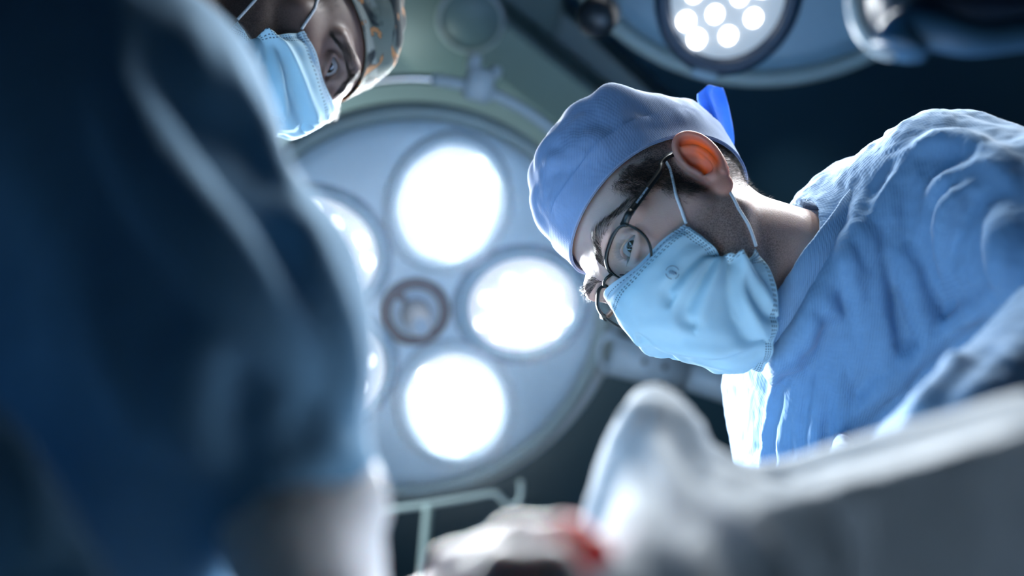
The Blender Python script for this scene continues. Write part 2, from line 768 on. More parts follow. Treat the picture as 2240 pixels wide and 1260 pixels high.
def camo(nt, tc, base):
    st = node(nt, 'ShaderNodeMapping')
    st.inputs['Scale'].default_value = (14, 7, 14)
    st.inputs['Rotation'].default_value = (0.2, 0.1, 0.5)
    lk(nt, tc.outputs['Object'], st.inputs[0])
    n1 = node(nt, 'ShaderNodeTexNoise', Scale=1.6, Detail=5.0, Distortion=1.2)
    n2 = node(nt, 'ShaderNodeTexNoise', Scale=2.6, Detail=4.0, Distortion=1.8)
    n3 = node(nt, 'ShaderNodeTexNoise', Scale=1.2, Detail=3.0, Distortion=0.8)
    mp = node(nt, 'ShaderNodeMapping')
    mp.inputs['Location'].default_value = (3.1, 1.7, 0.4)
    lk(nt, st.outputs[0], mp.inputs[0])
    lk(nt, st.outputs[0], n1.inputs['Vector'])
    lk(nt, mp.outputs[0], n2.inputs['Vector'])
    lk(nt, mp.outputs[0], n3.inputs['Vector'])
    c = mix(nt, ramp(nt, n3.outputs[0], 0.46, 0.54), (0.34, 0.36, 0.32), (0.17, 0.2, 0.17))
    c = mix(nt, ramp(nt, n1.outputs[0], 0.45, 0.50), c, (0.018, 0.03, 0.034))
    c = mix(nt, ramp(nt, n2.outputs[0], 0.56, 0.585), c, (0.03, 0.03, 0.028))
    c = mix(nt, ramp(nt, n2.outputs[0], 0.575, 0.60), c, (0.55, 0.25, 0.1))
    c = mix(nt, ramp(nt, n2.outputs[0], 0.68, 0.70), c, (0.2, 0.09, 0.045))
    return c


MAT = {}
MAT['gown'] = cloth('blue_gown_cloth', (0.17, 0.33, 0.55), trans=0.12, weave=0.35)
MAT['rib'] = cloth('ribbed_collar_cloth', (0.20, 0.36, 0.58), trans=0.1, weave=0.6, wscale=1800)
MAT['gown_dark'] = cloth('dark_blue_gown_cloth', (0.21, 0.43, 0.66), trans=0.1, weave=0.3)
MAT['cap'] = cloth('blue_cap_cloth', (0.28, 0.38, 0.60), trans=0.15, weave=0.3, wscale=2200)
MAT['tie'] = cloth('bright_blue_tie_cloth', (0.14, 0.32, 0.74), trans=0.3, weave=0.6, wscale=2200)
MAT['camo'] = cloth('printed_cap_cloth', (0.3, 0.3, 0.28), trans=0.12, weave=0.7, wscale=2200, colornode=camo)
MAT['drape'] = cloth('white_drape_cloth', (0.80, 0.84, 0.88), trans=0.42, weave=0.25)
MAT['drape_teal'] = cloth('teal_drape_cloth', (0.45, 0.6, 0.66), trans=0.1, weave=0.25)
MAT['loop'] = cloth('white_elastic', (0.8, 0.83, 0.88), trans=0.1, weave=0.4)
MAT['mask'] = mask_mat('blue_mask_fabric', (0.52, 0.75, 0.87))
MAT['ink'] = plain('grey_print', (0.07, 0.12, 0.2), 0.7)
MAT['skin1'] = skin('light_skin', (0.62, 0.42, 0.36), (0.52, 0.33, 0.28), (0.62, 0.16, 0.08), (0.05, 0.04, 0.04))
MAT['skin2'] = skin('brown_skin', (0.24, 0.15, 0.125), (0.17, 0.10, 0.085), (0.2, 0.08, 0.05), (0.02, 0.016, 0.016), sss=0.2)
MAT['hair'] = plain('dark_brown_hair', (0.028, 0.02, 0.017), 0.45)
MAT['frame'] = plain('black_frame_metal', (0.015, 0.02, 0.022), 0.3, 0.3)
MAT['lens'] = glass('clear_lens')
MAT['pad'] = glass('clear_nose_pad', (0.85, 0.88, 0.9))
MAT['cover'] = plain('pale_lamp_cover', (0.62, 0.80, 0.93), 0.35)
MAT['cover_blue'] = plain('blue_grey_lamp_cover', (0.20, 0.33, 0.42), 0.4)
MAT['rim'] = plain('grey_green_rim', (0.28, 0.36, 0.36), 0.4)
MAT['collar'] = plain('blue_pod_collar', (0.22, 0.40, 0.55), 0.3)
MAT['collar_dark'] = plain('navy_pod_collar', (0.004, 0.03, 0.07), 0.35)
MAT['plate1'] = emit('lit_lens_plate', (0.93, 0.96, 1.0), 0.62)
MAT['plate2'] = emit('dim_lens_plate', (0.85, 0.95, 1.0), 0.28)
MAT['led'] = emit('led_light', (1, 1, 1), 10.0)
MAT['led_soft'] = emit('soft_led_light', (1, 1, 1), 2.6)
MAT['plate_soft'] = emit('soft_lens_plate', (0.93, 0.96, 1.0), 0.40)
MAT['mauve'] = plain('mauve_grey_ring', (0.07, 0.065, 0.11), 0.45)
MAT['steel'] = plain('pale_painted_metal', (0.60, 0.70, 0.76), 0.35, 0.0)
MAT['chrome'] = plain('polished_metal', (0.8, 0.84, 0.86), 0.12, 1.0)
MAT['label'] = plain('pale_blue_label', (0.42, 0.55, 0.68), 0.5)
MAT['black'] = plain('black_plastic', (0.012, 0.018, 0.024), 0.4)
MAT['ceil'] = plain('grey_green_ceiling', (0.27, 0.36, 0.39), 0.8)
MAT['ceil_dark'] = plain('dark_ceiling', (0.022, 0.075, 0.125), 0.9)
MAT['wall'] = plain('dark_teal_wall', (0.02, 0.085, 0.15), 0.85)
MAT['floor'] = plain('dark_grey_floor', (0.035, 0.05, 0.06), 0.5)
MAT['arm'] = plain('grey_teal_arm_paint', (0.19, 0.28, 0.29), 0.45)
MAT['navy'] = plain('navy_arm_paint', (0.015, 0.03, 0.06), 0.4)
MAT['bluearm'] = plain('blue_arm_paint', (0.05, 0.15, 0.28), 0.45)
MAT['shoe'] = plain('white_clog', (0.55, 0.58, 0.6), 0.5)
MAT['trouser'] = cloth('blue_trouser_cloth', (0.14, 0.28, 0.5), trans=0.0)
MAT['table'] = plain('brushed_steel', (0.45, 0.47, 0.5), 0.35, 1.0)


def glove_mat(name, tips=None):
    m, nt, b = mat(name)
    tc = node(nt, 'ShaderNodeTexCoord')
    n1 = node(nt, 'ShaderNodeTexNoise', Scale=120.0, Detail=3.0)
    lk(nt, tc.outputs['Object'], n1.inputs['Vector'])
    base = mix(nt, n1.outputs[0], (0.70, 0.71, 0.75), (0.80, 0.81, 0.85))
    a = node(nt, 'ShaderNodeAttribute', attribute_name='blood')
    f = mathn(nt, 'ADD', a.outputs['Fac'], mathn(nt, 'MULTIPLY', mathn(nt, 'SUBTRACT', n1.outputs[0], 0.5), 0.8))
    base = mix(nt, ramp(nt, f, 0.35, 0.55), base, (0.70, 0.10, 0.16))
    base = mix(nt, ramp(nt, f, 0.7, 0.85), base, (0.85, 0.03, 0.012))
    lk(nt, base, b.inputs['Base Color'])
    b.inputs['Roughness'].default_value = 0.4
    b.inputs['Subsurface Weight'].default_value = 0.6
    b.inputs['Subsurface Radius'].default_value = (1, 0.7, 0.6)
    b.inputs['Subsurface Scale'].default_value = 0.010
    bp = node(nt, 'ShaderNodeBump', Strength=0.3, Distance=0.001)
    lk(nt, n1.outputs[0], bp.inputs['Height'])
    lk(nt, bp.outputs[0], b.inputs['Normal'])
    return m


MAT['glove'] = glove_mat('white_latex_glove')
#@@ROOM
# ------------------------------------------------------------------ the room
def struct(name, V, F, m):
    o = mk(name, V, F, m, smooth=False)
    o['kind'] = 'structure'
    return o


struct('floor', *box((0.2, 0.9, -0.05), (5.2, 5.4, 0.1)), MAT['floor'])
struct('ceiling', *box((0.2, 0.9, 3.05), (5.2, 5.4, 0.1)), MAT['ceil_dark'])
struct('wall_back', *box((0.2, 3.65, 1.5), (5.2, 0.1, 3.2)), MAT['wall'])
struct('wall_front', *box((0.2, -1.85, 1.5), (5.2, 0.1, 3.2)), MAT['wall'])
struct('wall_left', *box((-2.45, 0.9, 1.5), (0.1, 5.4, 3.2)), MAT['wall'])
struct('wall_right', *box((2.85, 0.9, 1.5), (0.1, 5.4, 3.2)), MAT['wall'])


def on_plane(px, py, z):
    d = W(px, py, 1.0) - CAM
    return CAM + d * ((z - CAM[2]) / d[2])


# the pale lowered ceiling panel ends along a slanting edge, the ceiling beyond it has a dark colour
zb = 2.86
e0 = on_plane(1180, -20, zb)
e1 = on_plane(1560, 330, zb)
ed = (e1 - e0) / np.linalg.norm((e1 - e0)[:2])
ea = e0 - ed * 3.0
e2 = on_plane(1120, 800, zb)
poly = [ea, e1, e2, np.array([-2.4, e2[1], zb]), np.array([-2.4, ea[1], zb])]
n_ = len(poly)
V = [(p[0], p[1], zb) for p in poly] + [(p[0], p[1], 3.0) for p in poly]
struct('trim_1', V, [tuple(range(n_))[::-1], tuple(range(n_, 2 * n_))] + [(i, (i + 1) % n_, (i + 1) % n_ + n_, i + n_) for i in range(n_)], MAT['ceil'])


# ------------------------------------------------------------------ surgical lights
def frame_matrix(loc, facing, xdir):
    z = norm(facing)
    x = norm(np.array(xdir) - z * (np.array(xdir) @ z))
    y = np.cross(z, x)
    Mx = Matrix.Identity(4)
    for i in range(3):
        Mx[i][0], Mx[i][1], Mx[i][2], Mx[i][3] = x[i], y[i], z[i], loc[i]
    return Mx


led_spots = []
for yy, xs_ in ((0.052, (-0.022, 0.022)), (0.02, (-0.062, -0.003, 0.056)), (-0.012, (-0.03, 0.03)), (-0.03, (-0.07, 0.072)), (-0.056, (-0.042, 0.008, 0.05))):
    for xx in xs_:
        led_spots.append((xx, yy))
collarV, collarF = lathe([(0.093, 0.004), (0.097, 0.020), (0.106, 0.026), (0.117, 0.022), (0.122, 0.010), (0.124, -0.004)], 64)
lensV, lensF = lathe([(0.0, 0.013), (0.04, 0.0128), (0.08, 0.0115), (0.096, 0.008)], 64)
ledV, ledF = lathe([(0.0, 0.0085), (0.006, 0.0078), (0.011, 0.005), (0.0145, 0.0)], 20)


def pod_parts(root, ang, rad, collar_mat, plate_mat, spin=0.0, notch=False):
    pod = bpy.data.objects.new('light_pod', None)
    COL.objects.link(pod)
    pod.parent = root
    a = math.radians(ang)
    pod.matrix_basis = Matrix.Translation((rad * math.cos(a), rad * math.sin(a), 0.0)) @ Matrix.Rotation(a + spin, 4, 'Z') @ Matrix.Diagonal((1.07, 0.94, 1, 1))
    V, F = collarV, collarF
    if notch:
        V, F = join((collarV, collarF), tx2(box((0, 0, 0), (0.012, 0.05, 0.012)), (0.124, 0, 0.012)))
    ROOT[pod.name] = None
    c = mk('pod_collar', V, F, collar_mat, pod, local=True)
    if collar_mat is MAT['collar_dark']:
        V, F = rbox((0, 0, 0), (0.014, 0.046, 0.034), 0.002)
        k_ = mk('collar_latch', V, F, MAT['cover_blue'], pod, smooth=False, local=True)
        k_.location = (0.1195, 0, 0.011)
    l = mk('lens_plate', lensV, lensF, plate_mat, pod, local=True)
    return pod


def tx2(vf, t):
    return np.asarray(vf[0]) + np.array(t), vf[1]


led_mesh = {}


def add_leds(pod, strength_mat):
    for i, (x, y) in enumerate(led_spots):
        if strength_mat.name not in led_mesh:
            o = mk('led', ledV, ledF, strength_mat, pod, local=True)
            led_mesh[strength_mat.name] = o.data
        else:
            o = bpy.data.objects.new('led', led_mesh[strength_mat.name])
            COL.objects.link(o)
            o.parent = pod
        o.location = (x, y, 0.010)


def surgical_light(loc, facing, label, pods, cover, collar_mat, plate_mat, power, target, ring_off=(0, 0.012)):
    Mx = frame_matrix(loc, facing, AX[0])
    root = thing('surgical_light', None, label, 'surgical light', 'surgical lights over the patient', Mx=Mx)
    V, F = lathe([(0.0, 0.001), (0.10, 0.0), (0.22, 0.001), (0.32, 0.004), (0.343, 0.002), (0.347, -0.004)], 96)
    mk('front_cover', V, F, cover, root, local=True)
    V, F = lathe([(0.347, -0.012), (0.352, 0.004), (0.366, 0.007), (0.377, -0.002), (0.379, -0.03), (0.34, -0.075), (0.22, -0.12), (0.08, -0.14), (0.0, -0.142)], 96)
    mk('lamp_housing', V, F, MAT['rim'], root, local=True)
    for (a, r) in pods:
        soft = plate_mat is MAT['plate1'] and (abs(a) < 40 or abs(a) > 120)
        pod = pod_parts(root, a, r, cover if plate_mat is MAT['plate1'] and not soft else collar_mat, MAT['plate_soft'] if soft else plate_mat)  # brightest pods: collars take the pale cover colour, glare put into colour
        add_leds(pod, MAT['led_soft'] if soft else MAT['led'])
        sp = bpy.data.lights.new('pod_beam', 'SPOT')
        sp.energy = power
        sp.color = (0.90, 0.96, 1.0)
        sp.spot_size = math.radians(70)
        sp.spot_blend = 0.6
        sp.shadow_soft_size = 0.07
        o = bpy.data.objects.new('pod_beam', sp)
        COL.objects.link(o)
        p = np.array(Mx @ Vector((r * math.cos(math.radians(a)), r * math.sin(math.radians(a)), 0.045)))
        o.matrix_world = look_matrix(p, target)
    # sterile handle in the middle of the lamp
    h = bpy.data.objects.new('centre_handle', None)
    COL.objects.link(h)
    h.parent = root
    ROOT[h.name] = None
    V, F = lathe([(0.046, 0.003), (0.047, 0.008), (0.061, 0.009), (0.065, 0.003), (0.066, -0.002)], 48)
    mk('handle_ring', V, F, MAT['mauve'], h, local=True)
    V, F = lathe([(0.0, 0.004), (0.051, 0.004)], 48)
    mk('handle_base', V, F, MAT['mauve'], h, local=True)
    for a0, a1 in ((-45, 118), (140, 300)):
        A = np.radians(np.linspace(a0, a1, 24))
        pts = [(0.026 * math.cos(t), 0.026 * math.sin(t), 0.0055) for t in A] + [(0.0445 * math.cos(t), 0.0445 * math.sin(t), 0.0055) for t in A]
        mk('label_plate', pts, [(i, i + 1, i + 25, i + 24)[::-1] for i in range(23)], MAT['label'], h, smooth=False, local=True)
    V, F = lathe([(0.023, 0.004), (0.023, 0.03), (0.0205, 0.038), (0.0195, 0.05), (0.0195, 0.088), (0.016, 0.092), (0.0, 0.092)], 24)
    mk('grip', V, F, MAT['loop'], h, local=True)
    V, F = lathe([(0.016, 0.092), (0.016, 0.10), (0.0, 0.101)], 6)
    mk('hex_knob', V, F, MAT['label'], h, smooth=False, local=True)
    return root, Mx


loc1 = W(908, 682, 1.845)
lamp_target = W(1330, 980, 0.62)
lamp1, M1 = surgical_light(loc1, RW @ np.array([.21, -.27, 1.0]), 'large round surgical light with five glaring pods between the two surgeons', ((72, 0.209), (1, 0.2), (-69, 0.197), (-146, 0.19), (143, 0.205)),
                           MAT['cover'], MAT['collar'], MAT['plate1'], LAMP_POWER, lamp_target)
# the rail that carries the lamp, its clamp and the arm to the right
I1 = M1.inverted()


def loc_in(Mi, p):
    return np.array(Mi @ Vector(p))


def ring_rail(root, r, z, a0, a1, rad, name, m, cx=0.0, cy=0.0, prof=None):
    A = np.radians(np.linspace(a0, a1, 90))
    pts = np.stack([cx + r * np.cos(A), cy + r * np.sin(A), np.full(90, z)], 1)
    V, F = sweep(pts, prof or circ(rad, 10), up=(0, 0, 1))
    return mk(name, V, F, m, root, local=True)


ring_rail(lamp1, 0.405, -0.05, -150, 84, 0.011, 'carrier_rail', MAT['steel'], cx=0.004, cy=0.012)
ring_rail(lamp1, 0.405, -0.05, 84, 128, 0.0085, 'rail_tube', MAT['chrome'], cx=0.004, cy=0.012)
a = math.radians(74)
V, F = join(rbox((0, 0, 0), (0.05, 0.06, 0.05), 0.006), tx2(rbox((0, 0.0, 0), (0.022, 0.03, 0.03), 0.004), (-0.018, 0.035, 0)), tx2(rbox((0, 0, 0), (0.018, 0.022, 0.03), 0.004), (0.024, 0.03, 0)))
cl = mk('rail_clamp', V, F, MAT['steel'], lamp1, local=True)
cl.matrix_basis = Matrix.Translation((0.13, 0.405, -0.05)) @ Matrix.Rotation(math.radians(-16), 4, 'Z')
pA = loc_in(I1, W(1335, 775, 1.93))
pB = loc_in(I1, W(1490, 815, 1.97))
pC = loc_in(I1, W(1760, 905, 2.05))
ux = (0, 0, 1)
V, F = sweep([pA, pB], [(x * 1.0, y) for x, y in circ(0.040, 16)], up=ux)
mk('arm_socket', V, F, MAT['steel'], lamp1, local=True)
V, F = sweep([pB, pC], circ(0.030, 16), up=ux)
mk('yoke_arm', V, F, MAT['steel'], lamp1, local=True)
dv = norm(pB - pA)
for t, off in ((0.055, 0.012), (0.098, 0.012), (0.108, -0.022), (0.30, -0.02)):
    p = pA + dv * t
    s = norm(np.cross(dv, np.array([0, 0, 1.0])))
    rr = 0.040 if t < 0.14 else 0.030
    q = p - s * off + np.array([0, 0, 1.0]) * math.sqrt(rr * rr - off * off)
    V, F = lathe([(0.006, -0.004), (0.006, 0.001), (0.0, 0.0015)], 14)
    b = mk('bolt_hole', V, F, MAT['black'], lamp1, local=True)
    b.location = q
V, F = lathe([(0.020, -0.01), (0.024, 0.0), (0.030, 0.006), (0.034, 0.0), (0.034, -0.03)], 24)
kn = mk('pivot_knuckle', V, F, MAT['steel'], lamp1, local=True)
kn.matrix_basis = Matrix.Translation(pA) @ Matrix.Diagonal((0.7, 1.3, 1, 1))
# ceiling mount of that lamp: canopy, hub and the long horizontal arm
top = on_plane(1030, 15, 2.855)
V, F = lathe([(0.0, -0.012), (0.19, -0.012), (0.20, -0.004), (0.20, 0.01)], 64)
can = tx(V, Matrix(((1, 0, 0, top[0]), (0, 1, 0, top[1]), (0, 0, 1, top[2]), (0, 0, 0, 1))))
mk('ceiling_canopy', [loc_in(I1, p) for p in can], F, MAT['arm'], lamp1, local=True)
hubz = 2.70
hb = on_plane(1030, 38, hubz)
V, F = lathe([(0.0, -0.02), (0.058, -0.02), (0.064, -0.012), (0.066, 0.16)], 40)
mk('ceiling_hub', [loc_in(I1, p + hb) for p in V], F, MAT['arm'], lamp1, local=True)
V, F = lathe([(0.062, -0.024), (0.068, -0.023), (0.070, -0.016), (0.066, -0.012)], 40)
mk('hub_ring', [loc_in(I1, p + hb) for p in V], F, MAT['steel'], lamp1, local=True)
a0 = on_plane(1060, 60, 2.77)
a1 = on_plane(1640, 520, 2.77)
dv = norm(a1 - a0)
V, F = sweep([a0, a1], [(0.05, 0.06), (0.06, 0.05), (0.06, -0.05), (0.05, -0.06), (-0.05, -0.06), (-0.06, -0.05), (-0.06, 0.05), (-0.05, 0.06)], up=(0, 0, 1))
mk('ceiling_arm', [loc_in(I1, p) for p in V], F, MAT['arm'], lamp1, smooth=False, local=True)
a2 = np.array(M1 @ Vector(pC))
V, F = sweep(catmull([a1, a1 + np.array([0.05, 0, -0.12]), a2 + np.array([0.05, 0, 0.1]), a2], 14), circ(0.032, 14), up=(0, 1, 0.1))
mk('drop_tube', [loc_in(I1, p) for p in V], F, MAT['arm'], lamp1, local=True)

loc2 = W(1690, -352, 1.50)
lamp2, M2 = surgical_light(loc2, W(1500, 300, 0.2) - loc2, 'surgical light with dotted bulbs, cut off by the top edge above the plain blue cap', ((-101, 0.232), (-29, 0.21), (-173, 0.21), (43, 0.21), (115, 0.21)),
                           MAT['cover_blue'], MAT['collar_dark'], MAT['plate2'], LAMP2_POWER, W(1500, 900, 0.7))
I2 = M2.inverted()
kp = loc_in(I2, W(1305, 38, 1.52))
V, F = lathe([(0.0, 0.02), (0.022, 0.018), (0.030, 0.006), (0.032, -0.03), (0.0, -0.032)], 24)
k2 = mk('pivot_knuckle', V, F, MAT['black'], lamp2, local=True)
k2.location = kp
hb2 = np.array(M2 @ Vector((0, 0, -0.135)))
pts = catmull([hb2, hb2 + RW @ np.array([0.02, 0.05, -0.08]), (hb2[0] + .05, hb2[1] + .12, 2.75), (hb2[0] + .05, hb2[1] + .12, 2.99)], 24)
V, F = sweep([loc_in(I2, p) for p in pts], circ(0.04, 16), up=(1, 0, 0))
mk('suspension_arm', V, F, MAT['navy'], lamp2, local=True)

# a jointed equipment arm hanging close to the camera in the upper right
ed_ = .56
ea_ = thing('equipment_arm', W(2950, -60, ed_), 'blurred navy and blue jointed equipment arm close by in the upper right corner', 'equipment arm')
ring = [W(1955 + 82 * math.cos(t), 0 + 112 * math.sin(t), ed_ + .01) for t in np.linspace(math.pi * 0.50, math.pi * 1.6, 24)]
V, F = sweep(ring, circ(0.0055, 10), up=RW[:, 2])
mk('joint_collar', V, F, MAT['steel'], ea_)
pts = catmull([W(1965, 112, ed_), W(1985, 70, ed_), W(2040, 62, ed_ - .005), W(2130, 82, ed_ - .01), W(2240, 72, ed_ - .01), W(2420, 50, ed_ - .01)], 30)
V, F = sweep(pts, circ(0.0125, 16), up=RW[:, 2], scale=1 + .22 * np.cos(np.linspace(0, 4.2, 30)))
mk('arm_tube', V, F, MAT['bluearm'], ea_)
V, F = sweep([W(1925, -25, ed_ + .03), W(2100, -25, ed_ + .03), W(2420, -40, ed_ + .03)], circ(0.0285, 20), up=RW[:, 2])
mk('joint_housing', V, F, MAT['navy'], ea_)
top_ = W(2950, -60, ed_)
pts = catmull([W(2390, -20, ed_ + .02), W(2700, -50, ed_ + .02), top_, top_ + [0, 0, .3], (top_[0], top_[1], 2.2), (top_[0], top_[1], 2.995)], 40)
V, F = sweep(pts, circ(0.03, 16), up=(0, 1, 0))
mk('suspension_tube', V, F, MAT['navy'], ea_)

# thin haze volume added below the first lamp to give its glow
hm, nt, b = mat('glow_haze')
nt.nodes.remove(b)
vs = node(nt, 'ShaderNodeVolumeScatter')
vs.inputs['Color'].default_value = (0.92, 0.97, 1.0, 1)
vs.inputs['Density'].default_value = 0.012
vs.inputs['Anisotropy'].default_value = 0.92
lk(nt, vs.outputs[0], nt.nodes['Material Output'].inputs['Volume'])
V, F = lathe([(0.0, 0.10), (0.36, 0.10), (0.40, 0.32), (0.36, 0.55), (0.0, 0.55)], 40)
V = np.array([np.array(M1 @ Vector(p)) for p in V])
hz = mk('haze', V, F, hm, None, smooth=False)
hz['kind'] = 'stuff'
tag(hz, 'thin pale haze added for the lamp glow below the round surgical light', 'haze')

# ------------------------------------------------------------------ the stand behind the lamp
st_d = 2.35
root = thing('drip_stand', W(937, 1150, st_d) * np.array([1, 1, 0]), 'grey drip stand with a hooked crossbar below the lamp rim', 'drip stand')
base = W(937, 1108, st_d)
V, F = sweep([(base[0], base[1], 0.05), base], circ(0.011, 10), up=(0, 1, 0))
mk('pole', V, F, MAT['steel'], root)
pts = catmull([W(800, 1122, st_d), W(940, 1103, st_d), W(1030, 1088, st_d), W(1082, 1080, st_d), W(1100, 1095, st_d), W(1118, 1107, st_d), W(1134, 1098, st_d), W(1141, 1078, st_d), W(1139, 1052, st_d)], 50)
V, F = sweep(pts, circ(0.007, 8), up=(0, 1, 0.3))
mk('hook_bar', V, F, MAT['steel'], root)
for k in range(5):
    t = 2 * math.pi * k / 5
    V, F = sweep([(base[0], base[1], 0.07), (base[0] + 0.3 * math.cos(t), base[1] + 0.3 * math.sin(t), 0.035)], circ(0.012, 8), up=(0, 0, 1))
    mk('leg', V, F, MAT['steel'], root)
    V, F = lathe([(0.0, -0.034), (0.02, -0.034), (0.024, 0.0), (0.0, 0.004)], 12)
    mk('caster', V + np.array((base[0] + 0.3 * math.cos(t), base[1] + 0.3 * math.sin(t), 0.034)), F, MAT['black'], root)
#@@PEOPLE
# ------------------------------------------------------------------ heads: x right, y forward, z up, metres, origin between the ears at eye level
def head_xf(Rc, tc):
    R = RW @ np.array(Rc)
    u, _, v = np.linalg.svd(R)
    R = u @ v
    t = CAM + RW @ np.array(tc)
    return R, t


H1 = head_xf([[-.094, -.641, -.762], [-.696, -.505, .511], [-.712, .578, -.399]], [.1527, .0533, -.9645])
H2 = head_xf([[.483, .581, .655], [.565, -.778, .274], [.669, .238, -.704]], [-.2513, .2716, -1.0879])


def to_world(H, P):
    return np.asarray(P) @ H[0].T + H[1]


def to_head(H, P):
    return (np.asarray(P) - H[1]) @ H[0]


FS = .93      # depth of the face
HEL = np.array([(-.002, .001, .006), (-.001, .015, .006), (.004, .027, .006), (.013, .033, .005), (.023, .030, .004), (.030, .019, .003), (.031, .004, .002), (.027, -.010, .002), (.020, -.021, .003)])
ANT = np.array([(.010, .021, .004), (.018, .013, .0055), (.0205, .001, .006), (.018, -.011, .006), (.011, -.0175, .005)])
EO = np.array([.0735, -.005, -.002])
EU = norm([.10, -.22, .97])
EB = norm(np.array([.55, -.83, -.2]) - EU * (np.array([.55, -.83, -.2]) @ EU))
EN = np.cross(EU, EB)
if EN[0] < 0:
    EN = -EN


def ear_sdf(P, side):
    q = P.copy()
    q[:, 0] *= side
    q = q - EO
    L = np.stack([q @ EB * 1.1, q @ EU, q @ EN], 1)
    d = ell(L, (.013, .002, .0), (.020, .033, .0034))
    d = smin(d, chain(L, catmull(HEL, 22), np.full(22, .0036)), .003)
    d = smin(d, chain(L, catmull(ANT, 12), np.full(12, .0033)), .004)
    d = smax(d, -ell(L, (.0085, -.005, .006), (.0085, .0115, .0085)), .003)
    d = smin(d, cap(L, (.000, -.001, .004), (.001, -.009, .005), .0042, .0036), .003)
    d = smin(d, cap(L, (.006, -.0165, .0045), (.011, -.0185, .004), .0036), .003)
    d = smin(d, ell(L, (.0095, -.029, .001), (.0105, .011, .0048)), .005)
    d = smax(d, -sph(L, (.0058, -.0085, -.001), .0048), .002)
    root = ell(L, (.004, -.003, -.0055), (.013, .024, .008))
    d = smin(d, smax(root, -ell(L, (.0085, -.005, .006), (.0085, .0115, .0085)), .003), .004)
    return d


def almond(P, s, b=.0056):
    a = .0150
    R = (a * a + b * b) / (2 * b)
    x = P[:, 0] - s * .0325
    z = P[:, 2] + .0005 - s * 0.0
    d1 = np.sqrt(x * x + (z - (b - R)) ** 2) - R
    d2 = np.sqrt(x * x + (z - (R - b)) ** 2) - R
    return np.maximum(np.maximum(d1, d2), .07 - P[:, 1])


def head_only(P, lids=True, wide=1.0, ears=True, open_=.0056):
    P = np.array(P, float)
    P0 = P.copy()
    P[:, 1] = np.where(P[:, 1] > 0, P[:, 1] / FS, P[:, 1])
    d = smin(ell(P, (0, -.018, .034), (.077, .099, .090)), ell(P, (0, .026, -.012), (.065, .066, .086)), .03)
    A = P.copy()
    A[:, 0] = np.abs(A[:, 0])
    d = smin(d, ell(P, (0, .026, -.066), (.052, .056, .052)), .025)
    d = smin(d, cap(A, (.056, .0, -.05), (.020, .074, -.106), .015, .013), .03)
    d = smin(d, sph(P, (0, .079, -.101), .0195), .02)
    d = smin(d, cap(A, (.061, .030, -.020), (.038, .066, -.030), .014, .015), .022)
    d = smin(d, cap(A, (.010, .090, .019), (.034, .088, .022), .0095, .010), .014)
    d = smin(d, cap(A, (.034, .088, .022), (.055, .066, .016), .010, .008), .014)
    d = smin(d, ell(P, (0, .075, -.072), (.032, .030, .028)), .02)
    d = smax(d, -sph(A, (.0345, .107, -.004), .0185), .012)
    d = smin(d, chain(P, [(0, .094, .010), (0, .108, -.018), (0, .121, -.039)], [.0078, .0092, .0122], .004), .012)
    d = smin(d, sph(A, (.0125, .108, -.0435), .0088), .007)
    d = smax(d, -sph(A, (.0065, .115, -.0535), .0038), .003)
    d = smin(d, chain(P, [(-.023, .092, -.073), (-.008, .1035, -.0695), (0, .1025, -.071), (.008, .1035, -.0695), (.023, .092, -.073)], [.003, .0055, .005, .0055, .003], .003), .006)
    d = smin(d, chain(P, [(-.021, .091, -.076), (0, .1015, -.0815), (.021, .091, -.076)], [.003, .0062, .003], .003), .005)
    d = smax(d, -chain(P, [(-.022, .098, -.0745), (0, .1105, -.0752), (.022, .098, -.0745)], [.0014, .0018, .0014]), .002)
    if lids:
        d = smin(d, sph(A, (.0325, .0785, -.0005), .0150), .006)
        up = catmull([(.0175, .083, .001), (.023, .0885, .0085), (.0325, .0915, .0112), (.042, .0875, .0088), (.0485, .0795, .001)], 10)
        d = smin(d, chain(A, up, np.full(10, .0017)), .0035)
        lo = catmull([(.0175, .083, -.001), (.024, .089, -.0085), (.0325, .0905, -.0105), (.042, .0865, -.0085), (.0485, .0795, -.001)], 10)
        d = smin(d, chain(A, lo, np.full(10, .0013)), .0045)
        d = smax(d, -np.maximum(almond(A, 1, open_), sph(A, (.0325, .0785, 0), .0185)), .0012)
    if ears:
        d = smin(d, ear_sdf(P0, -1), .003)
        d = smin(d, ear_sdf(P0, 1), .003)
    return d


def bones(P, B, k=.05):
    d = None
    for (a, b, ra, rb) in B:
        e = cap(P, a, b, ra, rb)
        d = e if d is None else smin(d, e, k)
    return d


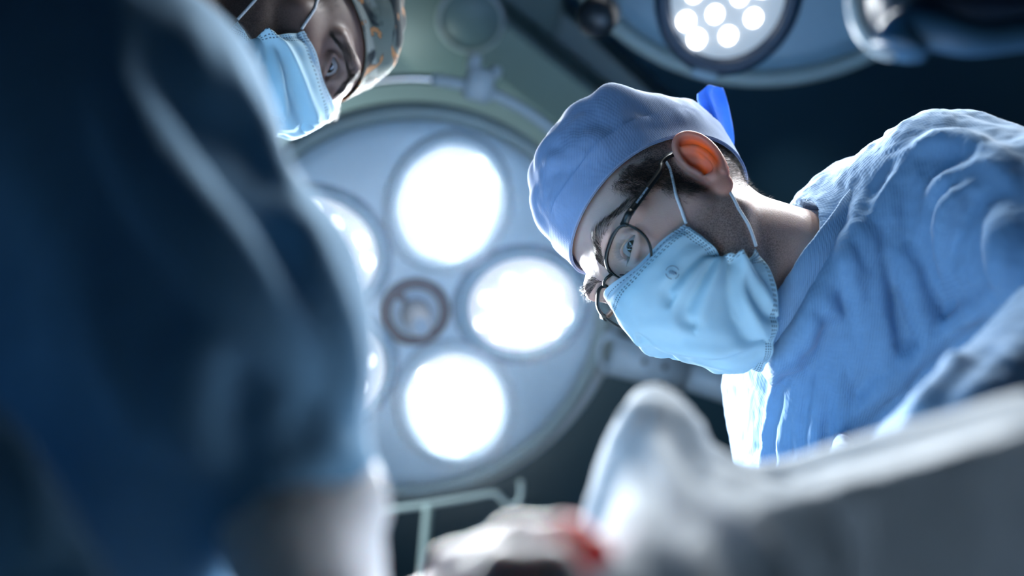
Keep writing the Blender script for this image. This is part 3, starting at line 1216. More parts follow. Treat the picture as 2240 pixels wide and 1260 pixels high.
def make_body(name, H, B, parent, m, vis_side, flush=1.0, open_=.0056):
    """head, neck, trunk, arms and legs as one continuous surface; B holds bones in world metres"""
    HB = [(to_head(H, [a])[0], to_head(H, [b])[0], ra, rb) for a, b, ra, rb in B]

    def f(P):
        d = head_only(P, open_=open_)
        n = cap(P, (0, -.028, -.05), (0, -.036, -.10), .054, .051)
        d = smin(d, n, .02)
        return smin(d, bones(P, HB), .025)
    allp = np.array([p for b in HB for p in (b[0], b[1])])
    lo = np.minimum(allp.min(0) - .13, -.13)
    hi = np.maximum(allp.max(0) + .13, .16)
    fx = (-.112, -.012) if vis_side < 0 else (.012, .112)
    xs = graded(lo[0], hi[0], fx, .0016, .017)
    ys = graded(lo[1], hi[1], (-.06, .122), .0018, .017)
    zs = graded(lo[2], hi[2], (-.06, .065), .0016, .017)
    V, F = nets(f, xs, ys, zs)
    s = np.sign(V[:, 0])
    # pigment: beard shadow, temple hair, warmer ears and cheeks
    A = V.copy()
    A[:, 0] = np.abs(A[:, 0])
    beard = np.clip((0.055 - np.abs(A[:, 2] + .075)) / .03, 0, 1) * np.clip((A[:, 1] + .03) / .03, 0, 1) * np.clip((.085 - A[:, 1]) / .05 + .4, 0, 1)
    beard = beard * np.clip((-.018 - A[:, 2] + .35 * (.05 - A[:, 1]).clip(0)) / .022, 0, 1) * (A[:, 0] > .02)
    side = np.clip((.030 - A[:, 1]) / .02, 0, 1) * np.clip((A[:, 2] + .032) / .02, 0, 1)
    nape = np.clip((-.035 - A[:, 1]) / .03, 0, 1) * np.clip((A[:, 2] + .12) / .06, 0, 1)
    stub = np.clip(np.maximum(np.maximum(.8 * beard, side), .75 * nape), 0, 1)
    er = np.minimum(ear_sdf(V, -1), ear_sdf(V, 1))
    isear = np.clip(1 - (er - .0005) / .003, 0, 1)
    stub = stub * (1 - isear)
    inner = 0
    for sd_ in (-1, 1):
        q = V.copy()
        q[:, 0] *= sd_
        q = q - EO
        L = np.stack([q @ EB * 1.1, q @ EU, q @ EN], 1)
        ee = np.sqrt(((L[:, 0] - .015) / .0145) ** 2 + ((L[:, 1] - .006) / .024) ** 2)
        inner = np.maximum(inner, np.where(q[:, 0] > -.03, np.clip((1.15 - ee) / .35, 0, 1), 0))
    fl = np.maximum(isear * flush * (.5 + .5 * inner * np.clip(.75 + .6 * vnoise(V * 110, 77), 0, 1)), .42 * np.exp(-((A[:, 0] - .045) ** 2 + (A[:, 1] - .07) ** 2 + (A[:, 2] + .025) ** 2) / .02 ** 2))
    o = mk(name, to_world(H, V), F, m, parent, cols={'stubble': stub, 'flush': fl})
    return o, f


def make_eyes(H, parent, gaze_world, m_iris, sides=(-1, 1)):
    out = []
    V, F = lathe([(0.0, .0125)] + [(.0125 * math.sin(t), .0125 * math.cos(t)) for t in np.linspace(.06, math.pi - .02, 30)], 40)
    for s in sides:
        c = to_world(H, [(s * .0325, .0785 * FS - .0004, -.0005)])[0]
        g = norm(np.array(gaze_world) - c)
        mm = eye_mat('eye_surface', m_iris, g)
        V2 = V.copy()
        Q = np.array(Vector((0, 0, 1)).rotation_difference(Vector(g)).to_matrix())
        bulge = 1 + .05 * np.exp(-((np.arccos(np.clip(V[:, 2] / .0125, -1, 1))) / .35) ** 2)
        V2 = (V2 * bulge[:, None]) @ Q.T
        o = mk('eye', V2, F, mm, parent, local=True)
        o.location = c - np.array(ROOT[parent.name])
        out.append(o)
    return out


def lashes_brow(H, f, side, parent, m, seed=3, dens=1.0, low=0.0):
    r = np.random.RandomState(seed)
    line = catmull([(.010, .100, .0185), (.022, .098, .024), (.036, .090, .0275), (.050, .074, .0245), (.058, .060, .017)], 60) - np.array([.002, 0, .0075]) * low
    roots = []
    dirs = []
    for i in range(int(950 * dens)):
        t = r.uniform(0, 1)
        p = line[int(t * 59)].copy()
        w = .0080 * (1 - .6 * t)
        p[2] += r.uniform(-w, w)
        roots.append(p)
        T = line[min(59, int(t * 59) + 1)] - line[max(0, int(t * 59) - 1)]
        d = norm(T) * 1.0 + np.array([0, .15, .55 * (1 - t) + r.uniform(-.15, .15)])
        dirs.append(d)
    roots = np.array(roots)
    roots[:, 0] *= side
    dirs = np.array(dirs)
    dirs[:, 0] *= side
    roots = project(f, roots, -.0004)
    G = grad(f, roots)
    dirs = dirs / np.linalg.norm(dirs, axis=1)[:, None]
    dirs = dirs - G * (dirs * G).sum(1)[:, None] + G * .28
    V, F = strands(roots, dirs, .0095, .000115, np.array([0, 0, 0]), seed)
    mk('eyebrow', to_world(H, V), F, m, parent)
    lr = []
    ld = []
    for up in (1, -1):
        for t in np.linspace(-1, 1, 46 if up > 0 else 30):
            x = .0325 + t * .0142
            z = -.0005 + up * .0054 * (1 - t * t)
            lr.append((x, .0785 * FS + math.sqrt(max(.0152 ** 2 - (x - .0325) ** 2 - z * z, 1e-6)), z))
            ld.append((t * .5 + .1, .9, up * (.75 if up > 0 else .5)))
    lr = np.array(lr)
    lr[:, 0] *= side
    ld = np.array(ld)
    ld[:, 0] *= side
    V, F = strands(lr, ld, .0075, .00013, np.array([0, 0, .002]), seed + 1)
    mk('eyelashes', to_world(H, V), F, m, parent)


def fuzz(H, f, parent, m, cells, n, length, rad, name, seed=5, lay=(0, -.3, -.8), lift=.6):
    """short hairs over a patch of skin: cells = list of boxes (lo, hi) in head space"""
    r = np.random.RandomState(seed)
    P = []
    for lo, hi, k in cells:
        P.append(r.uniform(lo, hi, size=(int(n * k), 3)))
    P = np.concatenate(P)
    P = project(f, P, -.0003, 8)
    G = grad(f, P)
    D = G * lift + np.array(lay) + r.normal(size=P.shape) * .18
    V, F = strands(P, D, length, rad, np.array([0, 0, 0]), seed, seg=2)
    return mk(name, to_world(H, V), F, m, parent)


# --- head wear shared by both surgeons
def cap_surface(fh, edge, slack, nu=150, nv=70, off=.0035, c=np.array([0, -.02, .03])):
    """cloth cap: rays from c towards the crown, from the rim height edge(azimuth) upward"""
    th = np.linspace(0, 2 * math.pi, nu, endpoint=False)
    P = np.zeros((nv, nu, 3))
    for j in range(nv):
        v = j / (nv - 1)
        el0 = edge(th)
        e = el0 + (math.pi / 2 - .005 - el0) * v
        D = np.stack([np.sin(th) * np.cos(e), np.cos(th) * np.cos(e), np.sin(e)], 1)
        lo = np.full(nu, .03)
        hi = np.full(nu, .19)
        for _ in range(26):
            mid = (lo + hi) / 2
            ins = fh(c + D * mid[:, None]) < 0
            lo = np.where(ins, mid, lo)
            hi = np.where(ins, hi, mid)
        rr = hi + off + slack(th, v, D)
        P[j] = c + D * rr[:, None]
    return P


def close_cap(P, th=.0012):
    nv, nu, _ = P.shape
    Q = P.reshape(-1, 3)
    du = np.roll(P, -1, 1) - np.roll(P, 1, 1)
    dv = np.gradient(P, axis=0)
    N = np.cross(du, dv)
    N /= np.linalg.norm(N, axis=2)[:, :, None] + 1e-9
    In = (P - N * th).reshape(-1, 3)
    n = nu * nv
    F = grid_faces(nu, nv, True)
    F2 = [tuple(i + n for i in q[::-1]) for q in F]
    E = [((i + 1) % nu, i, i + n, (i + 1) % nu + n) for i in range(nu)]
    return np.concatenate([Q, In]), F + F2 + E


MASKP = [
    # v:        0 nose edge          .25                  .5                   .75                  1 chin edge
    [(-.0670, .060, -.034), (-.0660, .061, -.053), (-.0620, .059, -.080), (-.0600, .046, -.094), (-.0610, .030, -.092)],
    [(-.056, .080, -.026), (-.060, .078, -.048), (-.060, .072, -.074), (-.058, .058, -.100), (-.053, .040, -.116)],
    [(-.032, .100, -.018), (-.042, .107, -.044), (-.044, .101, -.076), (-.042, .085, -.112), (-.036, .058, -.139)],
    [(-.012, .1165, -.006), (-.018, .129, -.040), (-.019, .123, -.078), (-.018, .103, -.120), (-.016, .070, -.149)],
    [(0, .1205, -.002), (0, .1345, -.040), (0, .127, -.078), (0, .106, -.122), (0, .073, -.151)],
]


def mask_grid(fold, nu=121, nv=81, tweak=None):
    C = np.array(MASKP + [[(-a, b, c) for (a, b, c) in r] for r in MASKP[-2::-1]], float)
    C[..., 1] = np.where(C[..., 1] > 0, C[..., 1] * FS, C[..., 1])
    if tweak is not None:
        C = C + tweak
    rows = np.stack([catmull(C[:, j], nu) for j in range(5)], 0)
    P = np.stack([catmull(rows[:, i], nv) for i in range(nu)], 1)
    u = np.linspace(-1, 1, nu)[None, :].repeat(nv, 0)
    v = np.linspace(0, 1, nv)[:, None].repeat(nu, 1)
    du = np.gradient(P, axis=1)
    dv = np.gradient(P, axis=0)
    N = np.cross(du, dv)
    N /= np.linalg.norm(N, axis=2)[:, :, None]
    if (N[nv // 2, nu // 2] @ np.array([0, 1, 0])) < 0:
        N = -N
    h = fold(u, v)
    return P + N * h[:, :, None], N


def seg_dist(u, v, a, b, asp=1.0):
    a = np.array(a, float)
    b = np.array(b, float)
    ba = b - a
    pu, pv = u - a[0], (v - a[1]) * asp
    bb = np.array([ba[0], ba[1] * asp])
    t = np.clip((pu * bb[0] + pv * bb[1]) / (bb @ bb), 0, 1)
    du_, dv_ = pu - t * bb[0], pv - t * bb[1]
    sgn = np.sign(pu * bb[1] - pv * bb[0])
    return np.sqrt(du_ ** 2 + dv_ ** 2), t, sgn


def crease(u, v, a, b, amp, w):
    d, t, s = seg_dist(u, v, a, b, 1.0)
    return amp * np.exp(-(d / w) ** 2) * np.sqrt(np.clip(1 - t, 0, 1) * .9 + .1) - .6 * amp * np.exp(-((d - 1.6 * w) / w) ** 2) * (s > 0)


def ear_loop(H, f, pts, parent, m, r=.0014, free=()):
    """elastic loop from mask corner round the ear; points are pushed out of the skin"""
    P = catmull(pts, 60)
    P = pushout(f, P, r * .9, 5)
    V, F = sweep(to_world(H, P), circ(r, 8))
    return mk('ear_loop', V, F, m, parent)


def relaxed_hand(wrist, along, back, curl=.5, thumb=1):
    """joints of a gloved hand: along = towards the knuckles, back = out of the back of the hand"""
    al = norm(along)
    bk = norm(np.array(back) - al * (np.array(back) @ al))
    sd = np.cross(al, bk) * thumb
    out = {}
    for k, (nme, off, L) in enumerate((('index', .026, (.044, .026, .021)), ('middle', .007, (.048, .030, .022)), ('ring', -.012, (.045, .028, .021)), ('little', -.030, (.035, .022, .019)))):
        m0 = np.array(wrist) + sd * off * .6 + al * .02
        m1_ = np.array(wrist) + sd * off + al * (.088 - abs(off - .007) * .2) + bk * .004
        pts = [m0, m1_]
        a_ = .25
        for q_, l_ in enumerate(L):
            a_ += curl * (.55 + .12 * k) * (1.0 if q_ else .6)
            d_ = al * math.cos(a_) - bk * math.sin(a_)
            pts.append(pts[-1] + d_ * l_)
        out[nme] = (pts, [.012, .0105, .0092, .0083, .0072])
    t0 = np.array(wrist) + sd * .016 + al * .018
    t1 = t0 + sd * .022 + al * .028 - bk * .012
    t2 = t1 + sd * .010 + al * .030 - bk * .012
    t3 = t2 + al * .024 - bk * .010 - sd * .004
    out['thumb'] = ([t0, t1, t2, t3], [.014, .013, .0108, .0088])
    return out


def hand_field(P, FN_, wr_, off=0.0):
    d = None
    for nme, (pts, rad) in FN_.items():
        e = chain(P, pts, np.array(rad) + off, .004)
        d = e if d is None else smin(d, e, .006 if nme in ('thumb', 'index') else .0045)
    slab = chain(P, [wr_, FN_['middle'][0][1] * .6 + wr_ * .4], [.021 + off, .017 + off])
    return smin(d, slab, .02)


def hidden_glove(name, elbow, wrist, along, back, parent, thumb=1):
    FN_ = relaxed_hand(wrist, along, back, .45, thumb)

    def f(P):
        d = hand_field(P, FN_, np.array(wrist))
        e = np.array(wrist) + norm(np.array(elbow) - wrist) * .07
        return smin(d, cap(P, e, wrist, .040, .027), .012)
    w_ = np.array(wrist)
    V, F = nets(f, grid_axis(w_[0] - .22, w_[0] + .22, .004), grid_axis(w_[1] - .22, w_[1] + .22, .004), grid_axis(w_[2] - .22, w_[2] + .22, .004))
    return mk(name, V, F, MAT['glove'], parent, cols={'blood': np.zeros(len(V))})
#@@RIGHT
# ------------------------------------------------------------------ garments as solid surfaces with raised folds
def ridge_union(P, d, ridges, k):
    for (pts, rad, lo, hi) in ridges:
        m = ((P > lo) & (P < hi)).all(1)
        if m.any():
            e = chain(P[m], pts, rad)
            d[m] = smin(d[m], e, k)
    return d


def make_ridges(base, specs, d0=.2):
    """specs: (pixels of a fold, radius, sink, side step): the fold lies on the base surface where the sight lines meet it"""
    out = []
    for sp in specs:
        px, r, sink = sp[0], sp[1], sp[2]
        px = catmull(px, max(10, 5 * len(px)))
        H = cast(base, px, d0)
        ok = np.abs(base(H)) < .004
        H = H[ok]
        if len(H) < 3:
            continue
        G = grad(base, H)
        tt = np.linspace(0, 1, len(H))
        endw = (1 - np.sin(np.pi * tt)) ** 2
        pts = H - G * (r * (sink + (1.1 - sink) * endw))[:, None]
        for _ in range(2):
            pts[1:-1] = (pts[:-2] + pts[1:-1] * 2 + pts[2:]) / 4
        t = np.linspace(0, 1, len(pts))
        rad = r * (.55 + .45 * np.sin(np.pi * np.clip(t, .06, .94)))
        out.append((pts, rad, pts.min(0) - r - .03, pts.max(0) + r + .03))
    return out


def vnormals(V, F):
    F = np.asarray(F)
    n = np.cross(V[F[:, 2]] - V[F[:, 0]], V[F[:, 3]] - V[F[:, 1]])
    N = np.zeros_like(V)
    for i in range(4):
        np.add.at(N, F[:, i], n)
    return N / (np.linalg.norm(N, axis=1)[:, None] + 1e-12)


def shoe(c, d):
    """a clog: c under the ankle on the floor, d pointing to the toe"""
    d = norm(np.array([d[0], d[1], 0]))

    def f(P):
        a = np.array(c)
        s = smin(ell(P, a + d * .02 + [0, 0, .045], (.062, .062, .042)), ell(P, a + d * .12 + [0, 0, .034], (.052, .052, .032)), .05)
        s = smin(s, ell(P, a + d * .17 + [0, 0, .03], (.045, .045, .028)), .04)
        return smax(s, .004 - P[:, 2], .006)
    lo = np.array(c) - [.27, .27, .01]
    hi = np.array(c) + [.27, .27, .12]
    return nets(f, grid_axis(lo[0], hi[0], .012), grid_axis(lo[1], hi[1], .012), grid_axis(lo[2], hi[2], .008))


# ================================================================== surgeon on the right
r1 = np.array([.80, .60, 0.0])
P1 = thing('person', r1, 'surgeon in blue gown, plain blue cap, black glasses and mask leaning in from the right', 'person', 'surgeons at the table')
Nb = W(1850, 662, .99)
C1 = W(2010, 700, 1.0)
SL = W(2080, 418, .90)
SR = W(1745, 850, 1.09)
EL_ = W(2560, 700, .68)
WL = W(2010, 1190, .56)
ER = W(1900, 1180, .98)
WR = W(1720, 1330, .80)
HIP = np.array([.78, .60, 1.06])
n0 = to_world(H1, [(0, -.036, -.10)])[0]


def legs(hip, f1, f2, side):
    out = []
    s = np.array(side) * .09
    for sg, fo in ((1, f1), (-1, f2)):
        a = hip + s * sg - [0, 0, .06]
        fo = np.array(fo)
        kn_ = (a * .5 + fo * .5) + [0, 0, .03]
        out += [(hip, a, .10, .09), (a, kn_, .085, .058), (kn_, fo + [0, 0, .10], .056, .04), (fo + [0, 0, .10], fo + [0, 0, .05], .04, .04)]
    return out


fa, fb = (.82, .48, 0), (.86, .74, 0)
B1 = [(n0, Nb, .050, .056), (Nb, C1, .075, .110), (C1, HIP, .12, .12), (Nb, SL, .05, .058), (SL, EL_, .05, .042), (EL_, WL, .04, .028),
      (Nb, SR, .06, .058), (SR, ER, .05, .042), (ER, WR, .04, .028)]
B1 += legs(HIP, fa, fb, (0, 1, 0))
sk1 = lambda P: np.minimum(head_only(P, lids=False, ears=False), cap(P, (0, -.028, -.05), (0, -.036, -.10), .054, .051))
body1, fh1 = make_body('body', H1, B1, P1, MAT['skin1'], -1, flush=1.0, open_=.0044)
field = W(1330, 1180, .45)
make_eyes(H1, P1, W(1150, 1000, .45), (.055, .05, .034))
lashes_brow(H1, fh1, -1, P1, MAT['hair'], 3)
lashes_brow(H1, fh1, 1, P1, MAT['hair'], 13, .6)
fuzz(H1, sk1, P1, MAT['hair'], [((-.085, .010, -.022), (-.06, .034, .04), 1.0), ((-.085, .026, .014), (-.055, .054, .05), 1.0)], 1900, .0095, .00012, 'sideburn', 4, (0, .25, -.75))
fuzz(H1, fh1, P1, MAT['hair'], [((-.055, -.13, -.06), (.02, -.07, .03), 1.0), ((-.08, -.09, -.04), (-.05, -.04, .03), .5)], 1700, .0075, .0001, 'nape_hair', 6, (0, -.2, -.8))
fuzz(H1, fh1, P1, MAT['hair'], [((-.075, .0, -.11), (-.03, .07, -.03), 1.0)], 1500, .0022, .00008, 'beard_stubble', 8, (0, .2, -.8))

# gown
Cc = W(1772, 570, .950)
A_ = W(1886, 368, .965) - Cc
Bv = -RW[:, 2] * -.078 + RW[:, 0] * -.012
An = norm(np.cross(A_, Bv))
if An @ (Nb - Cc) < 0:
    An = -An


RING12 = [Cc + An * .017 + A_ * math.cos(t) + Bv * math.sin(t) for t in np.linspace(0, 2 * math.pi, 13)]


def gown1_base(P):
    d = chain(P, [Cc + An * .026, Nb + An * .02, C1, HIP], [.078, .100, .135, .15], .05)
    d = smin(d, cap(P, W(1885, 440, .985), W(2060, 440, .92), .042, .062), .05)
    d = smin(d, chain(P, [SL, W(2330, 540, .79), EL_], [.072, .076, .075], .03), .045)
    d = smin(d, chain(P, [EL_, WL], [.078, .062]), .02)
    d = smin(d, chain(P, [W(1800, 720, 1.04), SR, W(1790, 1150, 1.06)], [.075, .068, .085], .05), .06)
    d = smin(d, chain(P, [W(1790, 1130, 1.04), WR], [.07, .05]), .04)
    d = smin(d, cap(P, HIP, np.array([.81, .61, .42]), .17, .20), .08)
    d = smin(d, cap(P, W(1880, 860, 1.0), W(1840, 1200, 1.0), .09, .09), .06)
    neck = cap(P, n0, Nb, .062, .062)
    d = smax(d, -neck, .012)
    return smin(d, chain(P, RING12, np.full(13, .014)), .012)


S1 = [([(1890, 400), (1876, 485), (1906, 602), (1940, 800), (1950, 860)], 0.0120, -0.20),
      ([(1990, 322), (1924, 480), (1908, 590), (1920, 680)], 0.0120, -0.20),
      ([(1935, 500), (1983, 575), (2025, 703), (2030, 770)], 0.0132, -0.25),
      ([(1845, 490), (1855, 580), (1898, 730), (1903, 840)], 0.0108, -0.15),
      ([(1983, 332), (2057, 308), (2150, 330), (2240, 395)], 0.0156, 0.10),
      ([(2025, 440), (2060, 410), (2110, 384), (2185, 372), (2250, 420)], 0.0144, 0.10),
      ([(2060, 600), (2075, 500), (2110, 430), (2180, 390)], 0.0120, -0.20),
      ([(1834, 682), (1862, 760), (1887, 850)], 0.0084, -0.10),
      ([(1790, 720), (1800, 820), (1790, 960), (1800, 1060)], 0.0096, -0.10),
      ([(1745, 740), (1735, 850), (1715, 960), (1705, 1060)], 0.0084, -0.10),
      ([(1700, 770), (1690, 860), (1672, 960), (1668, 1050)], 0.0066, -0.10),
      ([(1770, 700), (1765, 800), (1750, 900), (1755, 1050)], 0.0066, -0.05),
      ([(1820, 640), (1825, 760), (1845, 880), (1850, 960)], 0.0084, -0.05),
      ([(1850, 860), (1845, 960), (1835, 1050)], 0.0096, -0.10),
      ([(1965, 400), (1955, 520), (1960, 560)], 0.0084, -0.10),
      ([(2170, 450), (2205, 560), (2190, 640)], 0.0192, 0.10),
      ([(2250, 585), (2120, 690), (1985, 800), (1880, 900), (1815, 1010)], 0.0096, -0.05),
      ([(2120, 760), (2060, 860), (1960, 960)], 0.0120, 0.00),
      ([(2230, 740), (2160, 860), (2060, 950)], 0.0120, 0.00),
      ([(1800, 640), (1830, 700), (1860, 700)], 0.0066, 0.00)]
R1 = make_ridges(gown1_base, S1, .45)


def gown1(P):
    return ridge_union(P, gown1_base(P), R1, .0075)


lo1 = W(1600, 1060, 1.12)
V, F = nets(gown1, graded(.16, 1.10, (.18, .50), .0031, .03), graded(.15, .95, (.30, .80), .0033, .03), graded(.38, 1.75, (1.08, 1.66), .0033, .03))
N = vnormals(V, F)
hd = RW @ norm([.18, -1, 0])           # the cloth hangs towards the floor; small creases follow it
q = np.stack([V @ RW[:, 0] * 46, V @ RW[:, 1] * 13, V @ RW[:, 2] * 20], 1)
w = .0025 * fbm(q + .6 * vnoise(V * 30, 9)[:, None], 21, 3)
w = w - .0032 * np.abs(vnoise(q * .8, 31))
fine = .0006 * fbm(V * 160, 5, 2)
V = V + N * (w + fine)[:, None]
g1 = mk('surgical_gown', V, F, MAT['gown'], P1)
# ribbed collar band
th = np.linspace(0, 2 * math.pi, 120, endpoint=False)
ring = np.stack([Cc + A_ * math.cos(t) * (1 + .03 * math.sin(3 * t)) + Bv * math.sin(t) + An * (.004 * math.sin(2 * t + 1) + .006 * math.cos(t)) for t in th])
prof = [(-.012, -.0012), (-.013, .0), (-.012, .0016), (0, .0030), (.012, .0022), (.0135, 0), (.012, -.0016), (0, -.0012)]
V, F = sweep(ring, prof, up=An, closed=True)
V = V + (.0012 * vnoise(V * 90, 3))[:, None] * An
mk('gown_collar', V, F, MAT['rib'], P1)
tab = []
for j, t in enumerate(np.linspace(0, 1, 14)):
    row = []
    for i, s in enumerate(np.linspace(-1, 1, 9)):
        c = W(1664 - 6 * t, 748 + 30 * t, .985 - .012 * s)
        row.append(c + RW[:, 0] * (.011 * s + .004 * math.sin(3 * s + 4 * t)) + RW[:, 1] * (.006 * s * t))
    tab.append(row)
V, F, uv = sheet(np.array(tab), .0022)
mk('collar_tab', V, F, MAT['rib'], P1)
hidden_glove('glove', EL_, WL, WL - EL_, (0, 0, 1), P1, -1)
hidden_glove('glove', ER, WR, WR - ER, (0, 0, 1), P1, 1)
for fo in (fa, fb):
    V, F = shoe(fo, (-1, -.1))
    mk('clog', V, F, MAT['shoe'], P1)

# cap
skull1 = lambda P: head_only(P, lids=False, ears=False)


def edge1(th):
    return np.radians(-2 + 24 * np.cos(th) - 6 * np.cos(2 * th))


def slack1(th, v, D):
    top = np.clip(v / .55, 0, 1)
    top = top * top * (3 - 2 * top)
    s = .026 * top * np.clip(.75 + .35 * D[:, 2] - .25 * D[:, 1], 0, 1.3)
    q = np.stack([D[:, 0] * 2.4, D[:, 1] * 2.4, D[:, 2] * 2.4], 1)
    s = s + .0085 * top * fbm(q + 3.3, 11, 2) + .0045 * top * np.abs(vnoise(D * 5.5 + 9, 12))
    return s


PC = cap_surface(skull1, edge1, slack1)
V, F = close_cap(PC)
c1 = mk('surgical_cap', to_world(H1, V), F, MAT['cap'], P1)
PB = cap_surface(skull1, edge1, lambda th, v, D: slack1(th, v, D) + .0016, off=.0035)
nb_ = 26
lim = 18
PB2 = PB[:lim]
V, F = close_cap(PB2, .0014)
mk('cap_band', to_world(H1, V), F, MAT['cap'], c1)
# seam stitched round the band and a second seam over the crown
seam = PC[lim + 6] + (PC[lim + 6] - np.array([0, -.02, .03])) * .006
V, F = sweep(to_world(H1, seam), circ(.0007, 6), closed=True)
mk('cap_seam', V, F, MAT['cap'], c1)
# tie tail standing up behind the head
dt = 1.035
Lp = catmull([(1578, 338), (1562, 300), (1541, 250), (1527, 222), (1526, 206)], 30)
Mp = catmull([(1592, 342), (1578, 296), (1560, 240), (1548, 205), (1550, 186)], 30)
Rp = catmull([(1602, 336), (1605, 300), (1596, 245), (1586, 205), (1581, 192)], 30)
rows = []
for i in range(30):
    r_ = catmull([np.append(Lp[i], dt), np.append((Lp[i] + Mp[i]) / 2, dt - .006), np.append(Mp[i], dt - .008), np.append((Mp[i] + Rp[i]) / 2, dt + .006), np.append(Rp[i], dt + .012)], 17)
    rows.append([W(*p) for p in r_])
rows = np.array(rows)
rows = rows + RW[:, 2] * (.0018 * fbm(rows.reshape(-1, 3) * 60, 8, 2)).reshape(30, 17, 1)
V, F, uv = sheet(rows, .0012)
mk('cap_tie', V, F, MAT['tie'], c1)
kc = to_head(H1, [W(1594, 345, dt)])[0]
V, F = nets(lambda P: smin(ell(P, kc, (.011, .008, .010)), cap(P, kc + [-.008, 0, .004], kc + [.010, -.002, -.006], .006, .005), .006) + .0008 * vnoise(P * 400, 2),
            grid_axis(kc[0] - .03, kc[0] + .03, .0015), grid_axis(kc[1] - .03, kc[1] + .03, .0015), grid_axis(kc[2] - .03, kc[2] + .03, .0015))
mk('tie_knot', to_world(H1, V), F, MAT['tie'], c1)


# mask
def fold1(u, v):
    h = crease(u, v, (-.96, .50), (-.46, .43), .0026, .045)
    h = h + crease(u, v, (-.95, .54), (-.36, .58), .0034, .045)
    h = h + crease(u, v, (-.94, .60), (-.30, .90), .0034, .05)
    h = h + crease(u, v, (-.90, .64), (-.52, .95), .0026, .045)
    h = h + crease(u, v, (.96, .46), (.2, .34), .003, .06) + crease(u, v, (.95, .56), (.3, .85), .003, .06)
    h = h + crease(u, v, (.15, .42), (-.35, .98), .0018, .08)
    q = np.stack([u.ravel() * 2.2 + 5, v.ravel() * 3, 0 * u.ravel()], 1)
    h = h + .0016 * fbm(q, 41, 3).reshape(u.shape)
    fa_ = np.clip((.10 - v) / .02, 0, 1)
    return 2.8 * h * (1 - fa_) + .0012 * (np.abs(u) > .93)


def build_mask(H, fold, parent, label_px=None, tweak=None, outward=.0):
    P, N = mask_grid(fold, tweak=tweak)
    P = pushout(sk1, P.reshape(-1, 3), .0016, 4).reshape(P.shape)
    nv, nu, _ = P.shape
    pw = to_world(H, P.reshape(-1, 3)).reshape(P.shape)
    V, F, uv = sheet(pw, .0010)
    mk_ = mk('face_mask', V, F, MAT['mask'], parent, uv=uv)
    if label_px is not None:
        c = (pw - CAM) @ RW
        px = np.stack([1120 + FPX * c[..., 0] / -c[..., 2], 630 - FPX * c[..., 1] / -c[..., 2]], -1)
        i, j = np.unravel_index(np.argmin(((px - np.array(label_px)) ** 2).sum(-1)), (nv, nu))
        o = pw[i, j]
        nn = norm(np.cross(pw[i, j + 1] - pw[i, j - 1], pw[i + 1, j] - pw[i - 1, j]))
        if nn @ (CAM - o) < 0:
            nn = -nn
        ex = norm(RW[:, 0] - nn * (RW[:, 0] @ nn))
        ey = np.cross(nn, ex)
        o = o + nn * .0020
        parts = []
        for a0, a1 in ((20, 160), (190, 262), (292, 345)):
            A = np.radians(np.linspace(a0, a1, 20))
            parts.append(sweep([o + ex * .0057 * math.cos(t) + ey * .0057 * math.sin(t) for t in A], [(.0004, .0002), (.0004, -.0002), (-.0004, -.0002), (-.0004, .0002)], up=nn))
        for (x0, y0, x1, y1) in ((-.0030, .0012, -.0020, -.0012), (-.0020, .0018, -.0002, -.0016), (-.0002, .0016, .0014, -.0020), (.0012, .0010, .0032, -.0018), (.0022, .0004, .0034, -.0010)):
            parts.append(sweep([o + ex * x0 + ey * y0, o + ex * x1 + ey * y1], [(.0002, .00027), (.0002, -.00027), (-.0002, -.00027), (-.0002, .00027)], up=nn))
        V, F = join(*parts)
        mk('printed_mark', V, F, MAT['ink'], mk_, smooth=False)
    return mk_, P


m1, MP = build_mask(H1, fold1, P1, (1470, 596))
ear_loop(H1, sk1, [(-.0675, .053, -.034), (-.0730, .036, -.012), (-.0762, .012, .012), (-.0757, .002, .024), (-.0745, -.014, .022), (-.0750, -.026, .006)], m1, MAT['loop'])
ear_loop(H1, sk1, [(-.0610, .026, -.091), (-.069, .016, -.075), (-.0735, .004, -.052), (-.0725, -.010, -.034), (-.0735, -.020, -.018), (-.0740, -.024, .004)], m1, MAT['loop'])
ear_loop(H1, sk1, [(.0675, .053, -.034), (.0765, .010, .016), (.0745, -.016, .026), (.0750, -.026, .006)], m1, MAT['loop'])
ear_loop(H1, sk1, [(.0610, .026, -.091), (.0735, .004, -.052), (.0735, -.020, -.018), (.0740, -.024, .004)], m1, MAT['loop'])

# glasses
Gt = thing('eyeglasses', to_world(H1, [(0, .105, 0)])[0], 'black rimmed eyeglasses worn by the surgeon in the plain blue cap', 'glasses')


def lens_outline(s, n=64):
    A = np.linspace(0, 2 * math.pi, n, endpoint=False)
    pts = []
    for t in A:
        c, sn = math.cos(t), math.sin(t)
        e = 2.9 if sn > 0 else 2.35
        x = .0262 * np.sign(c) * abs(c) ** (2 / e)
        z = (.0195 if sn > 0 else .0222) * np.sign(sn) * abs(sn) ** (2 / e)
        x = x * (1 + .05 * (z / .02))
        X = s * (.0345 + x)
        pts.append((X, .0950 - 3.0 * X * X - .12 * (z < 0) * z * 0, z - .0060))
    return np.array(pts)


